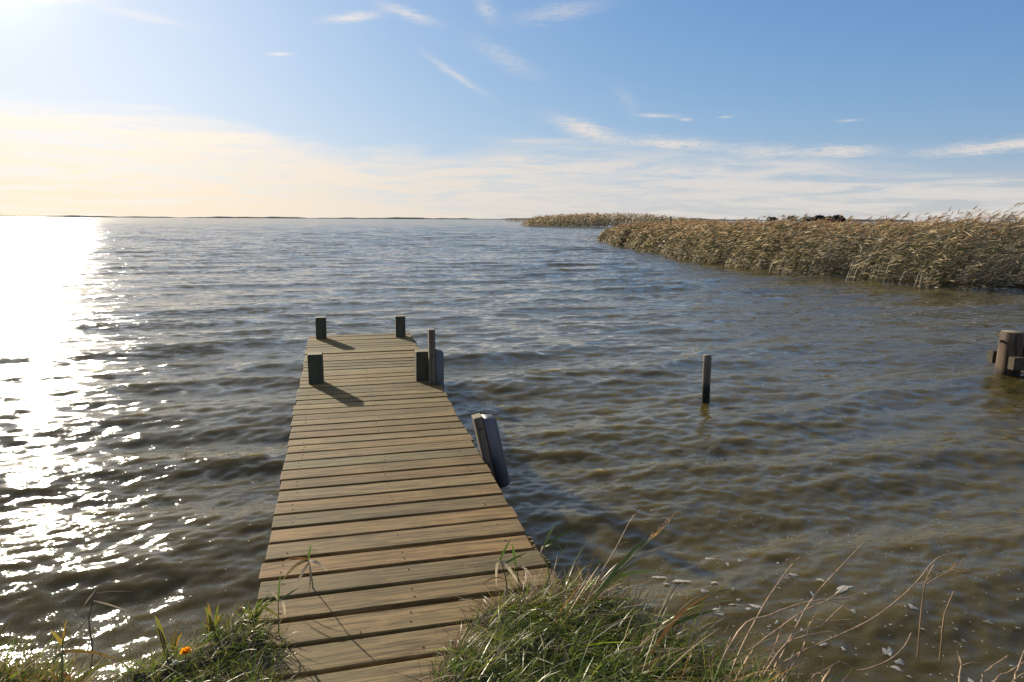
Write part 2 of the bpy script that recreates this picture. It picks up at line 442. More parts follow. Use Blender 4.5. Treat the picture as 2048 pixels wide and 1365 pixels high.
def water_z(x, y):
    r = np.hypot(x, y); a = np.degrees(np.arctan2(x, y))
    i = np.clip(np.searchsorted(RR, r), 0, nr_ - 1); j = np.clip(np.searchsorted(AZ, a), 0, nc_ - 1)
    return WX[i, j], WY[i, j], WZ[i, j]

# ------------------------------------------------------------------ ribbons: every blade, leaf and plume strand
def ribbons(P0, P1, P2, W, side, col, nseg=3, tip=.12, col_tip=None, base=.75):
    n = len(P0); T = np.linspace(0, 1, nseg + 1)
    prof = np.interp(T, [0, .35, .75, 1], [base, 1, .7, tip])
    Vs = []; Cs = []
    for t, w in zip(T, prof):
        c = (1 - t) ** 2 * P0 + 2 * t * (1 - t) * P1 + t * t * P2
        o = side * (W * w * .5)[:, None]
        Vs += [c - o, c + o]
        cc = col if col_tip is None else col * (1 - t) + col_tip * t
        Cs += [cc, cc]
    V = np.stack(Vs, 1); C = np.stack(Cs, 1)
    k = 2 * (nseg + 1)
    f = np.array([[2 * s, 2 * s + 1, 2 * s + 3, 2 * s + 2] for s in range(nseg)])
    F = (np.arange(n)[:, None, None] * k + f[None]).reshape(-1, 4)
    return V.reshape(-1, 3), F, C.reshape(-1, 3)

class Bag:
    def __init__(s): s.V = []; s.F = []; s.C = []; s.n = 0
    def add(s, V, F, C):
        s.V.append(V); s.F.append(F + s.n); s.C.append(C); s.n += len(V)
    def build(s, name, mat, parent=None, smooth=False):
        return mesh_np(name, np.concatenate(s.V), np.concatenate(s.F), mat, parent, col=np.concatenate(s.C), smooth=smooth)

def unit(v): return v / np.maximum(np.linalg.norm(v, axis=-1, keepdims=True), 1e-9)
def pick(cols, n, jit=.18, p=None):
    cols = np.array(cols, float)
    c = cols[rng.choice(len(cols), n, p=p)]
    return np.clip(c * (1 + rng.normal(0, jit, (n, 1))), .005, 1)

# ------------------------------------------------------------------ reeds
WIND = np.array([.97, .22, 0])
STRAW = [(.68, .59, .45), (.54, .45, .32), (.42, .34, .23), (.28, .21, .135), (.13, .095, .06)]
GREENS = [(.035, .048, .02), (.06, .072, .028), (.10, .098, .042)]
PLUME = [(.42, .27, .15), (.34, .20, .105), (.48, .35, .22)]
def reeds(base, H, wscale, nleaf, bag, lean=.74, green=.45, plume_n=4):
    n = len(base)
    wd = np.tile(WIND, (n, 1)); ang = rng.normal(0, .28, n)
    c, s = np.cos(ang), np.sin(ang)
    wd = np.stack([wd[:, 0] * c - wd[:, 1] * s, wd[:, 0] * s + wd[:, 1] * c, 0 * c], -1)
    up = np.array([0, 0, 1.0])
    ln = (lean * rng.uniform(.55, 1.35, n) * H)[:, None]
    topz = (H * rng.uniform(.88, 1.05, n))[:, None]
    P0 = base.copy(); P2 = base + wd * ln + up * topz; P1 = base + wd * ln * .22 + up * topz * .62
    side = unit(np.cross(wd, up) + rng.normal(0, .5, (n, 3)))
    cs = pick(STRAW, n, .2)
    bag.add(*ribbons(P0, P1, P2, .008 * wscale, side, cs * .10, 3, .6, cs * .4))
    for k in range(nleaf):
        t = np.clip(.10 + .86 * (k + rng.uniform(0, 1, n)) / nleaf, .1, .97)[:, None]
        q = (1 - t) ** 2 * P0 + 2 * t * (1 - t) * P1 + t * t * P2
        L = (rng.uniform(.26, .6, n) * (H / 2.3))[:, None]
        a2 = rng.normal(0, .45, n)
        flip = np.where(rng.uniform(0, 1, n) < .08, -1, 1)
        c, s = np.cos(a2), np.sin(a2)
        ld = np.stack([wd[:, 0] * c - wd[:, 1] * s, wd[:, 0] * s + wd[:, 1] * c, 0 * c], -1) * flip[:, None]
        rise = rng.uniform(.1, .75, n)[:, None]
        d1 = unit(ld + up * rise)
        e = q + d1 * L * .98 - up * L * rng.uniform(.0, .5, n)[:, None]
        m = q + d1 * L * .55
        sd = unit(np.cross(d1, up) * rng.uniform(-.6, 1, (n, 1)) + np.cross(d1, np.cross(d1, up)) + rng.normal(0, .35, (n, 3)))
        isg = (rng.uniform(0, 1, n) < green)[:, None]
        cl = np.where(isg, pick(GREENS, n, .22), pick(STRAW, n, .22))
        bag.add(*ribbons(q, m, e, .021 * wscale * rng.uniform(.6, 1.4, n), sd, cl, 2, .1))
    has = rng.uniform(0, 1, n) < .72
    b = P2[has]; w2 = wd[has]; h2 = H[has]; ws = wscale[has]; nn = len(b)
    for k in range(plume_n):
        L = (rng.uniform(.16, .3, nn) * (h2 / 2.3))[:, None]
        d1 = unit(w2 * rng.uniform(.5, 1.1, (nn, 1)) + up * rng.uniform(.25, .9, (nn, 1)) + rng.normal(0, .22, (nn, 3)))
        q = b - d1 * L * .25
        e = q + d1 * L - up * L * rng.uniform(0, .35, (nn, 1))
        sd = unit(rng.normal(0, 1, (nn, 3)))
        cl = pick(PLUME, nn, .2)
        bag.add(*ribbons(q, q + d1 * L * .6, e, .028 * ws * rng.uniform(.6, 1.2, nn), sd, cl, 2, .2))

def along(poly, n, depth_fn, jag=.5):
    poly = np.array(poly, float); seg = np.diff(poly, axis=0); L = np.hypot(seg[:, 0], seg[:, 1]); cum = np.concatenate([[0], np.cumsum(L)])
    e = rng.uniform(0, cum[-1], n); i = np.clip(np.searchsorted(cum, e) - 1, 0, len(L) - 1)
    f = ((e - cum[i]) / L[i])[:, None]
    p = poly[i] * (1 - f) + poly[i + 1] * f
    nr = np.stack([seg[i, 1], -seg[i, 0]], -1) / L[i][:, None]
    j = jag * (np.sin(e * 1.7) * .5 + np.sin(e * .63 + 1) * .6 + np.sin(e * 4.1 + 2) * .25)
    w = depth_fn(n)
    return p + nr * (w + j)[:, None], w, e
EDGE = [(30, 13.5), (22, 17.2), (15.5, 20.6), (12.9, 21.6), (11.6, 25.8), (10.3, 29.6), (9.3, 33.5), (8.9, 44), (8.5, 58), (8.8, 70), (11, 82), (22, 95), (48, 108), (90, 118)]
def bed_height(x, y, w):
    h = np.interp(y, [14, 20, 26, 34, 44, 56, 66, 76, 90, 120], [2.42, 2.40, 2.30, 2.06, 1.94, 1.82, 1.45, 1.5, 1.85, 2.0])
    h = h + .15 * np.sin(x * .9 + y * .33) * np.sin(y * .5 - x * .2)
    h = np.where((y > 50) & (w > 4), np.maximum(h, 1.85), h)
    return h * (.62 + .38 * np.clip((w + .2) / 1.5, 0, 1))
bag = Bag()
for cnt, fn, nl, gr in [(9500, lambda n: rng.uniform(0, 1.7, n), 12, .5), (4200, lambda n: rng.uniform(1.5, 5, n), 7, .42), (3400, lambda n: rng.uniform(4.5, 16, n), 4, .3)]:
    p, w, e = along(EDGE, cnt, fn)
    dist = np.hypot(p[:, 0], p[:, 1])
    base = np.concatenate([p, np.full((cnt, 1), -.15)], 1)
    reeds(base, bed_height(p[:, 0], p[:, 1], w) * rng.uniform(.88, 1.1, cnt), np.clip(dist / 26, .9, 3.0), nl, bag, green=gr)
p, w, e = along(EDGE, 4200, lambda n: rng.uniform(-.15, 1.3, n)); dist = np.hypot(p[:, 0], p[:, 1])
reeds(np.concatenate([p, np.full((4200, 1), -.12)], 1), rng.uniform(.6, 1.3, 4200), np.clip(dist / 26, .9, 3.0), 7, bag, green=.5, lean=.8, plume_n=1)
# thin outliers in the water off the tip
n = 60; pt = np.stack([rng.uniform(6.3, 9.0, n), rng.uniform(58, 76, n), np.full(n, -.1)], -1)
reeds(pt, rng.uniform(.4, .95, n), np.full(n, 2.0), 3, bag, plume_n=1)
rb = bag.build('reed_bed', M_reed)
tag(rb, 'tall wind bent straw and green reed bed along the right shore', 'reeds', kind='stuff')
bag = Bag()
ISL = [(75, 232), (52, 205), (37, 190), (22.7, 181), (10, 191), (3.0, 205), (2.6, 215), (12, 232)]
for cnt, fn, nl in [(1500, lambda n: rng.uniform(0, 5, n), 7), (1300, lambda n: rng.uniform(4, 18, n), 5)]:
    p, w, e = along(ISL, cnt, fn, 1.2)
    base = np.concatenate([p, np.full((cnt, 1), -.1)], 1)
    h = np.interp(p[:, 0], [0, 3, 6, 14, 25, 36, 46, 60, 80], [1.0, 1.8, 2.9, 3.4, 3.7, 3.7, 3.2, 2.3, 1.7]) * (.7 + .3 * np.clip(w / 4, 0, 1))
    reeds(base, h * rng.uniform(.85, 1.1, cnt), np.full(cnt, 5.5), nl, bag, green=.4, lean=.33)
ri = bag.build('reed_island', M_reed)
tag(ri, 'distant hump of green and tan reeds standing out on the lake', 'reeds', kind='stuff')
bag = Bag()
n = 1500; pt = np.stack([rng.uniform(-6, 160, n), rng.uniform(560, 640, n), np.full(n, .0)], -1)
reeds(pt, rng.uniform(1.5, 2.6, n) * np.interp(pt[:, 0], [-6, 30], [.55, 1.0]), np.full(n, 26.0), 3, bag, lean=.3, green=.2, plume_n=2)
tag(bag.build('far_reeds', M_reed), 'low golden reed fringe on the far side beside the reed hump', 'reeds', kind='stuff')

# ------------------------------------------------------------------ land
def sdist(px, py, poly):
    poly = np.array(poly, float); d = np.full(px.shape, 1e9); inside = np.zeros(px.shape, bool)
    m = len(poly)
    for i in range(m):
        a = poly[i]; b = poly[(i + 1) % m]
        ex, ey = b - a; wx, wy = px - a[0], py - a[1]
        tt = np.clip((wx * ex + wy * ey) / (ex * ex + ey * ey), 0, 1)
        d = np.minimum(d, np.hypot(wx - ex * tt, wy - ey * tt))
        cnd = ((a[1] <= py) & (b[1] > py)) | ((b[1] <= py) & (a[1] > py))
        with np.errstate(divide='ignore', invalid='ignore'):
            xi = a[0] + (py - a[1]) * ex / (ey if ey != 0 else 1e-9)
        inside ^= cnd & (px < xi)
    return np.where(inside, d, -d)
BANK = [(-26, 1.0), (-8, 1.7), (-3.2, 2.02), (-2.2, 2.17), (-1.75, 2.2), (-1.55, 2.15), (-1.41, 2.04), (-1.27, 2.26), (-1.08, 2.58), (-.95, 2.64), (-.5, 2.55), (0.0, 2.72), (.30, 2.80), (.52, 2.5), (.80, 2.12), (1.15, 1.85), (1.9, 1.72), (3.2, 1.4), (9, .8), (26, .2), (26, -26), (-26, -26)]
TURF_R = [(-.42, 1.2), (-.40, 1.7), (-.36, 2.12), (-.30, 2.34), (-.20, 2.58), (.07, 2.78), (.34, 2.86), (.6, 2.5), (.9, 2.1), (1.3, 1.7), (1.4, 1.0), (.5, .9)]
TURF_L = [(-.72, 1.2), (-.74, 2.1), (-.82, 2.34), (-.95, 2.5), (-1.03, 2.62), (-1.15, 2.55), (-1.32, 2.25), (-1.5, 1.9), (-1.6, 1.2)]
def ground_z(x, y):
    d = sdist(x, y, BANK) + .05 * np.sin(x * 7 + 1) * np.sin(y * 6)
    s = np.clip((d + .38) / .42, 0, 1); s = s * s * (3 - 2 * s)
    z = -.45 + s * .9                              # bank top just under the deck boards
    q = np.maximum(sdist(x, y, TURF_R), sdist(x, y, TURF_L))
    k = np.clip((q + .03) / .16, 0, 1); k = k * k * (3 - 2 * k)
    z = np.where(k > 0, np.maximum(z, .40 + k * .13), z)
    out = np.clip((np.abs((x * NV[0] + y * NV[1]) - .24) - .75) / .3, 0, 1)
    z = z + out * s * .04 + .018 * np.sin(x * 11) * np.sin(y * 13 + 2) + .012 * np.sin(x * 29 + 1) * np.sin(y * 31)
    return np.where(y < 1.9, np.minimum(z, np.where(k > .5, z, .452 + out * .06)), z)
gx = np.concatenate([np.linspace(-26, -3.2, 40), np.arange(-3.15, 3.15, .03), np.linspace(3.2, 26, 40)])
gy = np.concatenate([np.linspace(-26, .9, 40), np.arange(.95, 3.4, .03)])
GX, GY = np.meshgrid(gx, gy)
GZ = ground_z(GX, GY)
g = mesh_np('ground', np.stack([GX, GY, GZ], -1).reshape(-1, 3), grid_faces(len(gy), len(gx)), M_soil, smooth=True)
tag(g, 'dark earth bank at the near shore', 'ground', kind='structure')

# flat land behind the reeds and the far shore
mp = [(31, 15.2), (22.7, 18.8), (16.4, 22.0), (13.9, 23.0), (12.8, 26.4), (11.6, 30.1), (10.6, 34), (10.2, 44), (9.9, 58), (10.2, 69), (12.2, 80.5), (22.6, 93), (48.5, 106), (92, 116), (300, 300), (420, 640), (620, 980), (1500, 1500), (1800, 300), (600, -40)]
bm = bmesh.new(); f = bm.faces.new([bm.verts.new((x, y, .12)) for x, y in mp])
r = bmesh.ops.extrude_face_region(bm, geom=[f])
for v in [e for e in r['geom'] if isinstance(e, bmesh.types.BMVert)]: v.co.z = -1
bmesh.ops.triangulate(bm, faces=bm.faces[:]); bmesh.ops.recalc_face_normals(bm, faces=bm.faces[:])
tag(bm_obj('meadow', bm, M_meadow), 'flat meadow behind the reed bed', 'land', kind='structure')

def shore():
    a = np.radians(np.arange(-75, 30.01, .12)); R = 3050 + 120 * np.sin(a * 9)
    hh = 4.0 + 1.6 * np.sin(a * 31) + 1.2 * np.sin(a * 77 + 1) + .8 * np.sin(a * 190 + 2) + rng.uniform(-.5, .5, len(a))
    hh = hh * np.interp(np.degrees(a), [-75, -30, -10, 0, 3, 30], [1.0, 1.0, .95, .9, 1.3, 1.6]) + 1.0
    rows = []
    for dr_, hz in ((0, -1), (3, .5), (25, .75), (90, 1.0), (260, .8), (420, 0)):
        rr = R + dr_; z = -1 if hz == -1 else hz * hh
        rows.append(np.stack([rr * np.sin(a), rr * np.cos(a), z + 0 * a], -1))
    V = np.concatenate(rows)
    o = mesh_np('far_shore', V, grid_faces(6, len(a)), M_shore, smooth=True)
    tag(o, 'thin low far shore along the horizon', 'land', kind='structure')
shore()

# distant farmsteads and trees over the meadow
def crown_leaves(bag, cx, cy, cz, rx, ry, rz, n, size, cols):
    u = unit(rng.normal(0, 1, (n, 3))) * rng.uniform(.55, 1.0, (n, 1)) ** .5
    lump = 1 + .18 * np.sin(u[:, :1] * 7 + cx) * np.sin(u[:, 2:] * 6)
    p = np.array([cx, cy, cz]) + u * lump * np.array([rx, ry, rz])
    d = unit(rng.normal(0, 1, (n, 3))) * size * rng.uniform(.6, 1.4, (n, 1))
    sd = unit(np.cross(d, rng.normal(0, 1, (n, 3))))
    bag.add(*ribbons(p - d / 2, p, p + d / 2, np.full(n, size * .8), sd, pick(cols, n, .25), 1, .3, base=.5))
DARKG = [(.012, .020, .009), (.018, .028, .012), (.026, .032, .014)]
def farmhouse(x, y, w, d, eave, ridge, rz, label):
    o = empty('farmhouse', (x, y, .1), rz); tag(o, label, 'farmhouse', 'farm buildings behind the reed bed')
    b = bmesh.new(); add_box(b, -w / 2, w / 2, -d / 2, d / 2, -.4, eave); bm_obj('wall', b, M_wall, o)
    b = bmesh.new(); e = .5
    pr = [(-w / 2 - e, -d / 2 - e, eave - .2), (w / 2 + e, -d / 2 - e, eave - .2), (w / 2 + e, d / 2 + e, eave - .2), (-w / 2 - e, d / 2 + e, eave - .2), (-w / 2 + d * .25, 0, ridge), (w / 2 - d * .25, 0, ridge)]
    vs = [b.verts.new(p) for p in pr]
    for q in ((0, 1, 5, 4), (2, 3, 4, 5), (1, 2, 5), (3, 0, 4), (3, 2, 1, 0)): b.faces.new([vs[i] for i in q])
    rf = bm_obj('roof', b, M_thatch, o)
    b = bmesh.new(); add_box(b, -.5, .5, -.4, .4, ridge - .6, ridge + .8); bm_obj('chimney', b, M_wall, rf)
def at_px(px, dist):   # compass bearing of the farm seen from the bank
    a = math.atan((px - 1024) / 1387); return dist * math.sin(a), dist * math.cos(a)
x, y = at_px(1637, 820); farmhouse(x, y, 14, 9, 3.6, 7.8, .3, 'dark thatched farmhouse left in the row beyond the reeds')
x, y = at_px(1657, 830); farmhouse(x, y, 10, 7, 3.2, 6.8, -.5, 'lowest dark farm building in the middle of the row beyond the reeds')
x, y = at_px(1674, 815); farmhouse(x, y, 13, 9, 3.7, 8.0, .1, 'dark thatched farmhouse right in the row beyond the reeds')
for px, dist, w, h, lab in [(1590, 800, 17, 8.8, 'broad dark tree clump with the tallest crown left of the farmhouses'), (1612, 805, 14, 7.2, 'dark round tree next to the tall clump, towards the farmhouses'), (1627, 815, 10, 6.0, 'low dark tree touching the left farmhouse'), (1541, 780, 12, 6.0, 'lone small dark bush far left of the farmhouses')]:
    x, y = at_px(px, dist); o = empty('farm_tree', (x, y, .1)); tag(o, lab, 'tree', 'trees beyond the reed bed')
    b = bmesh.new(); bmesh.ops.create_cone(b, segments=8, radius1=.4, radius2=.2, depth=h * .6, cap_ends=True, matrix=Matrix.Translation((0, 0, h * .3))); bm_obj('trunk', b, M_under, o)
    cb = Bag()
    for q in range(5):
        crown_leaves(cb, rng.uniform(-w * .3, w * .3), rng.uniform(-2, 2), h * rng.uniform(.4, .62), w * .28, w * .25, h * .36, 260, .8, DARKG)
    cb.build('crown', M_hedge, o)

# ------------------------------------------------------------------ jetty (local axes: x across, y along the deck, z up)
jet = empty('jetty', (0, 0, 0), -A)
tag(jet, 'weathered plank jetty running out from the grassy bank into the lake', 'jetty')
def edge_l(s): return -.400 - (s - 3.0) * .0085
def edge_r(s): return .885 + (s - 3.0) * .0062
bm = bmesh.new(); nails = bmesh.new()
col_layer = bm.verts.layers.float_color.new('Col')
s = 1.05; k = 0
POSTS = [(-.271, 6.835, .139), (.752, 6.735, .135), (-.29, 9.43, .136), (.768, 9.37, .132)]
while s < 9.62:
    pitch = np.interp(s, [1, 3.4, 5, 9.6], [.180, .177, .160, .150]) * rng.uniform(.975, 1.02)
    gap = np.interp(s, [1, 3.0, 5, 9.6], [.034, .031, .022, .018]) * rng.uniform(.65, 1.3)
    x0 = edge_l(s) + rng.uniform(-.012, .010); x1 = edge_r(s) + rng.uniform(-.012, .012)
    far = np.clip((s - 3.4) / 3, 0, 1)
    tone = rng.choice([rng.uniform(.72, .9), rng.uniform(.9, 1.12), rng.uniform(1.05, 1.28)], p=[.25, .5, .25]); hue = rng.normal(0, .05)
    col = (tone * (1.0 - .10 * far + hue), tone * (1.0 - .01 * far), tone * (1.0 - .12 * far - hue), 1)
    yaw = rng.normal(0, .0035); zt = DECK + rng.normal(0, .0018); tl = rng.normal(0, .0015)
    M = Matrix.Translation((0, s, zt)) @ Matrix.Rotation(yaw, 4, 'Z') @ Matrix.Rotation(tl, 4, 'Y')
    vs = add_box(bm, x0, x1, 0, pitch - gap, -.042, 0, M, bevel=.0035)
    if s > 9.35:
        pass
    for v in vs: v[col_layer] = col
    if 2.6 < s < 3.05:      # frayed, rotten board ends over the water
        for q in range(7):
            y0 = (pitch - gap) * q / 7; e = rng.uniform(.004, .03)
            for v in add_box(bm, x1 - .004, x1 + e, y0 + .002, y0 + (pitch - gap) / 7 - .003, -.036, -.004 - rng.uniform(0, .008), M, bevel=.002): v[col_layer] = tuple(c * .85 for c in col[:3]) + (1,)
    if s < 8:
        for nx in (x0 + .10 + rng.normal(0, .006), (x0 + x1) / 2 + rng.normal(0, .012), x1 - .13 + rng.normal(0, .008)):
            for ny in (.28, .72):
                if rng.uniform() < .55:
                    bmesh.ops.create_cone(nails, segments=7, radius1=.0040, radius2=.003, depth=.004, cap_ends=True, matrix=Matrix.Translation((nx + rng.normal(0, .004), s + (pitch - gap) * ny, zt + .0012)))
    s += pitch; k += 1
for f in bm.faces: f.smooth = False
dk = bm_obj('deck', bm, M_deck, jet)
nl = bm_obj('nail_heads', nails, M_nail, dk); nl['kind'] = 'stuff'
for x in (-.26, .24, .74):
    b = bmesh.new(); add_box(b, x - .04, x + .04, 1.0, 9.55, DECK - .20, DECK - .046, bevel=.004); bm_obj('stringer_beam', b, M_under, jet)
for y in (3.6, 5.2, 6.62, 8.1, 9.3):
    b = bmesh.new(); add_box(b, -.42, .92, y - .05, y + .05, DECK - .33, DECK - .204, bevel=.004); bm_obj('cross_beam', b, M_under, jet)
    if y in (3.6, 5.2, 8.1):
        for x in (-.34, .82):
            b = bmesh.new(); bmesh.ops.create_cone(b, segments=14, radius1=.075, radius2=.07, depth=1.7, cap_ends=True, matrix=Matrix.Translation((x, y + .125, -.69))); bm_obj('support_pile', b, M_under, jet, True)
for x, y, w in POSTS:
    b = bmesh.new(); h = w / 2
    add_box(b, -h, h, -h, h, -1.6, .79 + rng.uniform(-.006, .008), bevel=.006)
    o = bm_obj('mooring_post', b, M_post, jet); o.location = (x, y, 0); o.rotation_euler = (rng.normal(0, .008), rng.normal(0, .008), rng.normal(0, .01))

def fender_set(x, y, top_post, top_f, bot_f, w_post, d_post, thick, lean):
    """square timber with a rounded grey plastic bumper on its outer side"""
    pm = bmesh.new(); add_box(pm, 0, w_post, 0, d_post, -1.1 - DECK, top_post - DECK, bevel=.004)
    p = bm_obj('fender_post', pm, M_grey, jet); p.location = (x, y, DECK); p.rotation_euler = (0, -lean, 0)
    b = bmesh.new(); x0, x1 = w_post + .002, w_post + thick
    d0, d1 = -.012, d_post + .012; z0, z1 = bot_f - DECK, top_f - DECK
    prof = [(x0, z0), (x1 - .022, z0), (x1 - .006, z0 + .010), (x1, z0 + .035), (x1, z1 - .035), (x1 - .004, z1 - .022), (x1 - .014, z1 - .012), (x0, z1 + .008)]
    rows = []
    for yy, ins in ((d0, .012), (d0 + .014, 0), (d1 - .014, 0), (d1, .012)):
        rows.append([b.verts.new((xx - (ins if xx > x0 else 0), yy, zz + (ins * .6 if zz < (z0 + z1) / 2 else -ins * .6))) for xx, zz in prof])
    m_ = len(prof)
    for a_, c in zip(rows, rows[1:]):
        for i in range(m_): b.faces.new((a_[i], a_[(i + 1) % m_], c[(i + 1) % m_], c[i]))
    b.faces.new(rows[0][::-1]); b.faces.new(rows[-1])
    bmesh.ops.recalc_face_normals(b, faces=b.faces[:])
    bmesh.ops.bevel(b, geom=[e for e in b.edges], offset=.003, segments=2, affect='EDGES')
    o = bm_obj('fender', b, M_fender, p, True)
    for zz in (.14, -.12):
        b = bmesh.new()
        bmesh.ops.create_cone(b, segments=8, radius1=.011, radius2=.009, depth=.012, cap_ends=True, matrix=Matrix.Translation((w_post / 2, -.004, top_f - DECK - .2 + zz)) @ Matrix.Rotation(rad(90), 4, 'X'))
        bm_obj('bolt', b, M_nail, p)
fender_set(.889, 4.34, .785, .765, .25, .062, .10, .088, rad(12.3))
fender_set(.806, 6.50, 1.043, .84, .36, .063, .085, .078, rad(.3))

# ------------------------------------------------------------------ stake and neighbouring jetty
stake = empty('mooring_stake', (2.285, 7.80, 0)); tag(stake, 'slim grey round stake standing alone in the open water', 'stake')
def round_pole(name, r0, r1, z0, z1, mat, parent, seg=24, rough=.0, rings=14, bev=.01, leanx=0.0):
    V = []; zs = np.concatenate([np.linspace(z0, z1 - bev, rings), [z1]])
    for zi, z in enumerate(zs):
        f = (z - z0) / (z1 - z0); r = r0 + (r1 - r0) * f
        if zi == len(zs) - 1: r -= bev
        for k in range(seg):
            a = 2 * math.pi * k / seg
            rr = r * (1 + rough * (math.sin(a * 3 + 1) * .5 + math.sin(a * 7 + 2) * .35 + math.sin(a * 5 + z * 3) * .3))
            V.append((rr * math.cos(a) + leanx * z, rr * math.sin(a), z))
    n = len(zs); b = bmesh.new(); vs = [b.verts.new(v) for v in V]
    for i in range(n - 1):
        for k in range(seg): b.faces.new((vs[i * seg + k], vs[i * seg + (k + 1) % seg], vs[(i + 1) * seg + (k + 1) % seg], vs[(i + 1) * seg + k]))
    cz = b.verts.new((leanx * z1, 0, z1 + .004))
    for k in range(seg): b.faces.new((vs[(n - 1) * seg + k], vs[(n - 1) * seg + (k + 1) % seg], cz))
    o = bm_obj(name, b, mat, parent, True)
    return o
pole = round_pole('pole', .050, .047, -1.2, .555, M_grey, stake, leanx=-.012, rough=.02)
for z in (.47, .03):
    b = bmesh.new()
    bmesh.ops.create_cone(b, segments=8, radius1=.006, radius2=.004, depth=.04, cap_ends=True, matrix=Matrix.Translation((-.062, 0, z)) @ Matrix.Rotation(rad(90), 4, 'Y'))
    bm_obj('iron_peg', b, M_nail, stake)

ng = empty('neighbouring_jetty', (6.765, 9.10, 0), rad(5)); tag(ng, 'old timber jetty end with a thick split pile at the right edge', 'jetty')
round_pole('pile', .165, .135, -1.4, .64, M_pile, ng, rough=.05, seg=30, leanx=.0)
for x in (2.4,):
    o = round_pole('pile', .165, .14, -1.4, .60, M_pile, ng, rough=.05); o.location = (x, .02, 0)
for x0, yc in ((-.175, -.232), (-.09, .232)):
    b = bmesh.new(); add_box(b, x0, 4.2, yc - .055, yc + .055, .165, .335, bevel=.008); bm_obj('clamp_beam', b, M_beam, ng)
b = bmesh.new(); add_box(b, .15, 4.3, -.13, .03, .36, .455, bevel=.006); bm_obj('cap_beam', b, M_beam, ng)
b = bmesh.new()
for i in range(25): add_box(b, .17 + i * .16, .17 + i * .16 + .148, -.20, .50, .495, .54 + rng.normal(0, .002), bevel=.004)
bm_obj('deck', b, M_beam, ng)
b = bmesh.new(); bmesh.ops.create_cone(b, segments=10, radius1=.018, radius2=.018, depth=.38, cap_ends=True, matrix=Matrix.Translation((0, 0, .51)) @ Matrix.Rotation(rad(90), 4, 'Y')); bm_obj('bolt', b, M_nail, ng)
mk = empty('marker_post', (14.6, 64.0, .0)); tag(mk, 'tiny square post poking up over the reeds near the reed hump', 'post')
b = bmesh.new(); add_box(b, -.06, .06, -.06, .06, -.5, 2.32, bevel=.01); bm_obj('shaft', b, M_under, mk)
b = bmesh.new(); add_box(b, -.09, .09, -.09, .09, 2.323, 2.40, bevel=.01); bm_obj('cap', b, M_under, mk)

# ------------------------------------------------------------------ foam
FOAM = [(1.26, 4.02, 0.025, 0.013), (1.35, 3.94, 0.012, 0.018), (1.44, 3.98, 0.011, 0.018), (1.67, 3.96, 0.011, 0.01), (1.59, 3.78, 0.007, 0.007), (1.69, 3.77, 0.024, 0.016), (1.55, 3.63, 0.007, 0.009), (1.19, 3.68, 0.014, 0.02), (1.82, 3.7, 0.016, 0.02), (1.72, 3.57, 0.014, 0.019), (1.91, 3.61, 0.066, 0.024), (2.0, 3.54, 0.008, 0.008), (1.34, 3.42, 0.027, 0.021), (1.29, 3.39, 0.016, 0.014), (1.23, 3.44, 0.022, 0.01), (1.11, 3.36, 0.035, 0.028), (1.27, 3.49, 0.011, 0.014), (1.4, 3.27, 0.011, 0.013), (1.5, 3.27, 0.009, 0.011), (1.5, 3.2, 0.008, 0.009), (1.84, 3.35, 0.015, 0.017), (2.18, 3.39, 0.024, 0.019), (1.98, 3.24, 0.009, 0.007), (2.03, 3.23, 0.006, 0.005), (2.13, 3.21, 0.009, 0.009), (2.52, 3.29, 0.021, 0.007), (2.31, 3.22, 0.008, 0.007), (2.3, 3.14, 0.011, 0.007), (2.25, 3.13, 0.008, 0.005), (2.26, 3.1, 0.006, 0.005), (2.36, 3.06, 0.006, 0.003), (1.56, 3.08, 0.022, 0.014), (1.64, 3.04, 0.011, 0.014), (1.69, 3.01, 0.005, 0.005), (1.79, 3.09, 0.006, 0.006), (1.86, 3.04, 0.02, 0.036), (1.88, 2.97, 0.022, 0.019), (1.84, 2.93, 0.017, 0.018), (1.87, 2.87, 0.012, 0.007), (1.99, 2.9, 0.007, 0.005), (2.04, 2.87, 0.005, 0.004), (2.11, 2.88, 0.009, 0.007), (2.15, 2.85, 0.023, 0.014), (2.42, 2.97, 0.01, 0.006), (1.35, 3.24, 0.01, 0.007), (1.53, 3.39, 0.005, 0.006), (1.1, 3.57, 0.017, 0.021), (1.27, 3.58, 0.011, 0.013), (1.01, 3.74, .045, .02), (.9, 3.81, .035, .016), (.92, 3.72, .02, .012)]
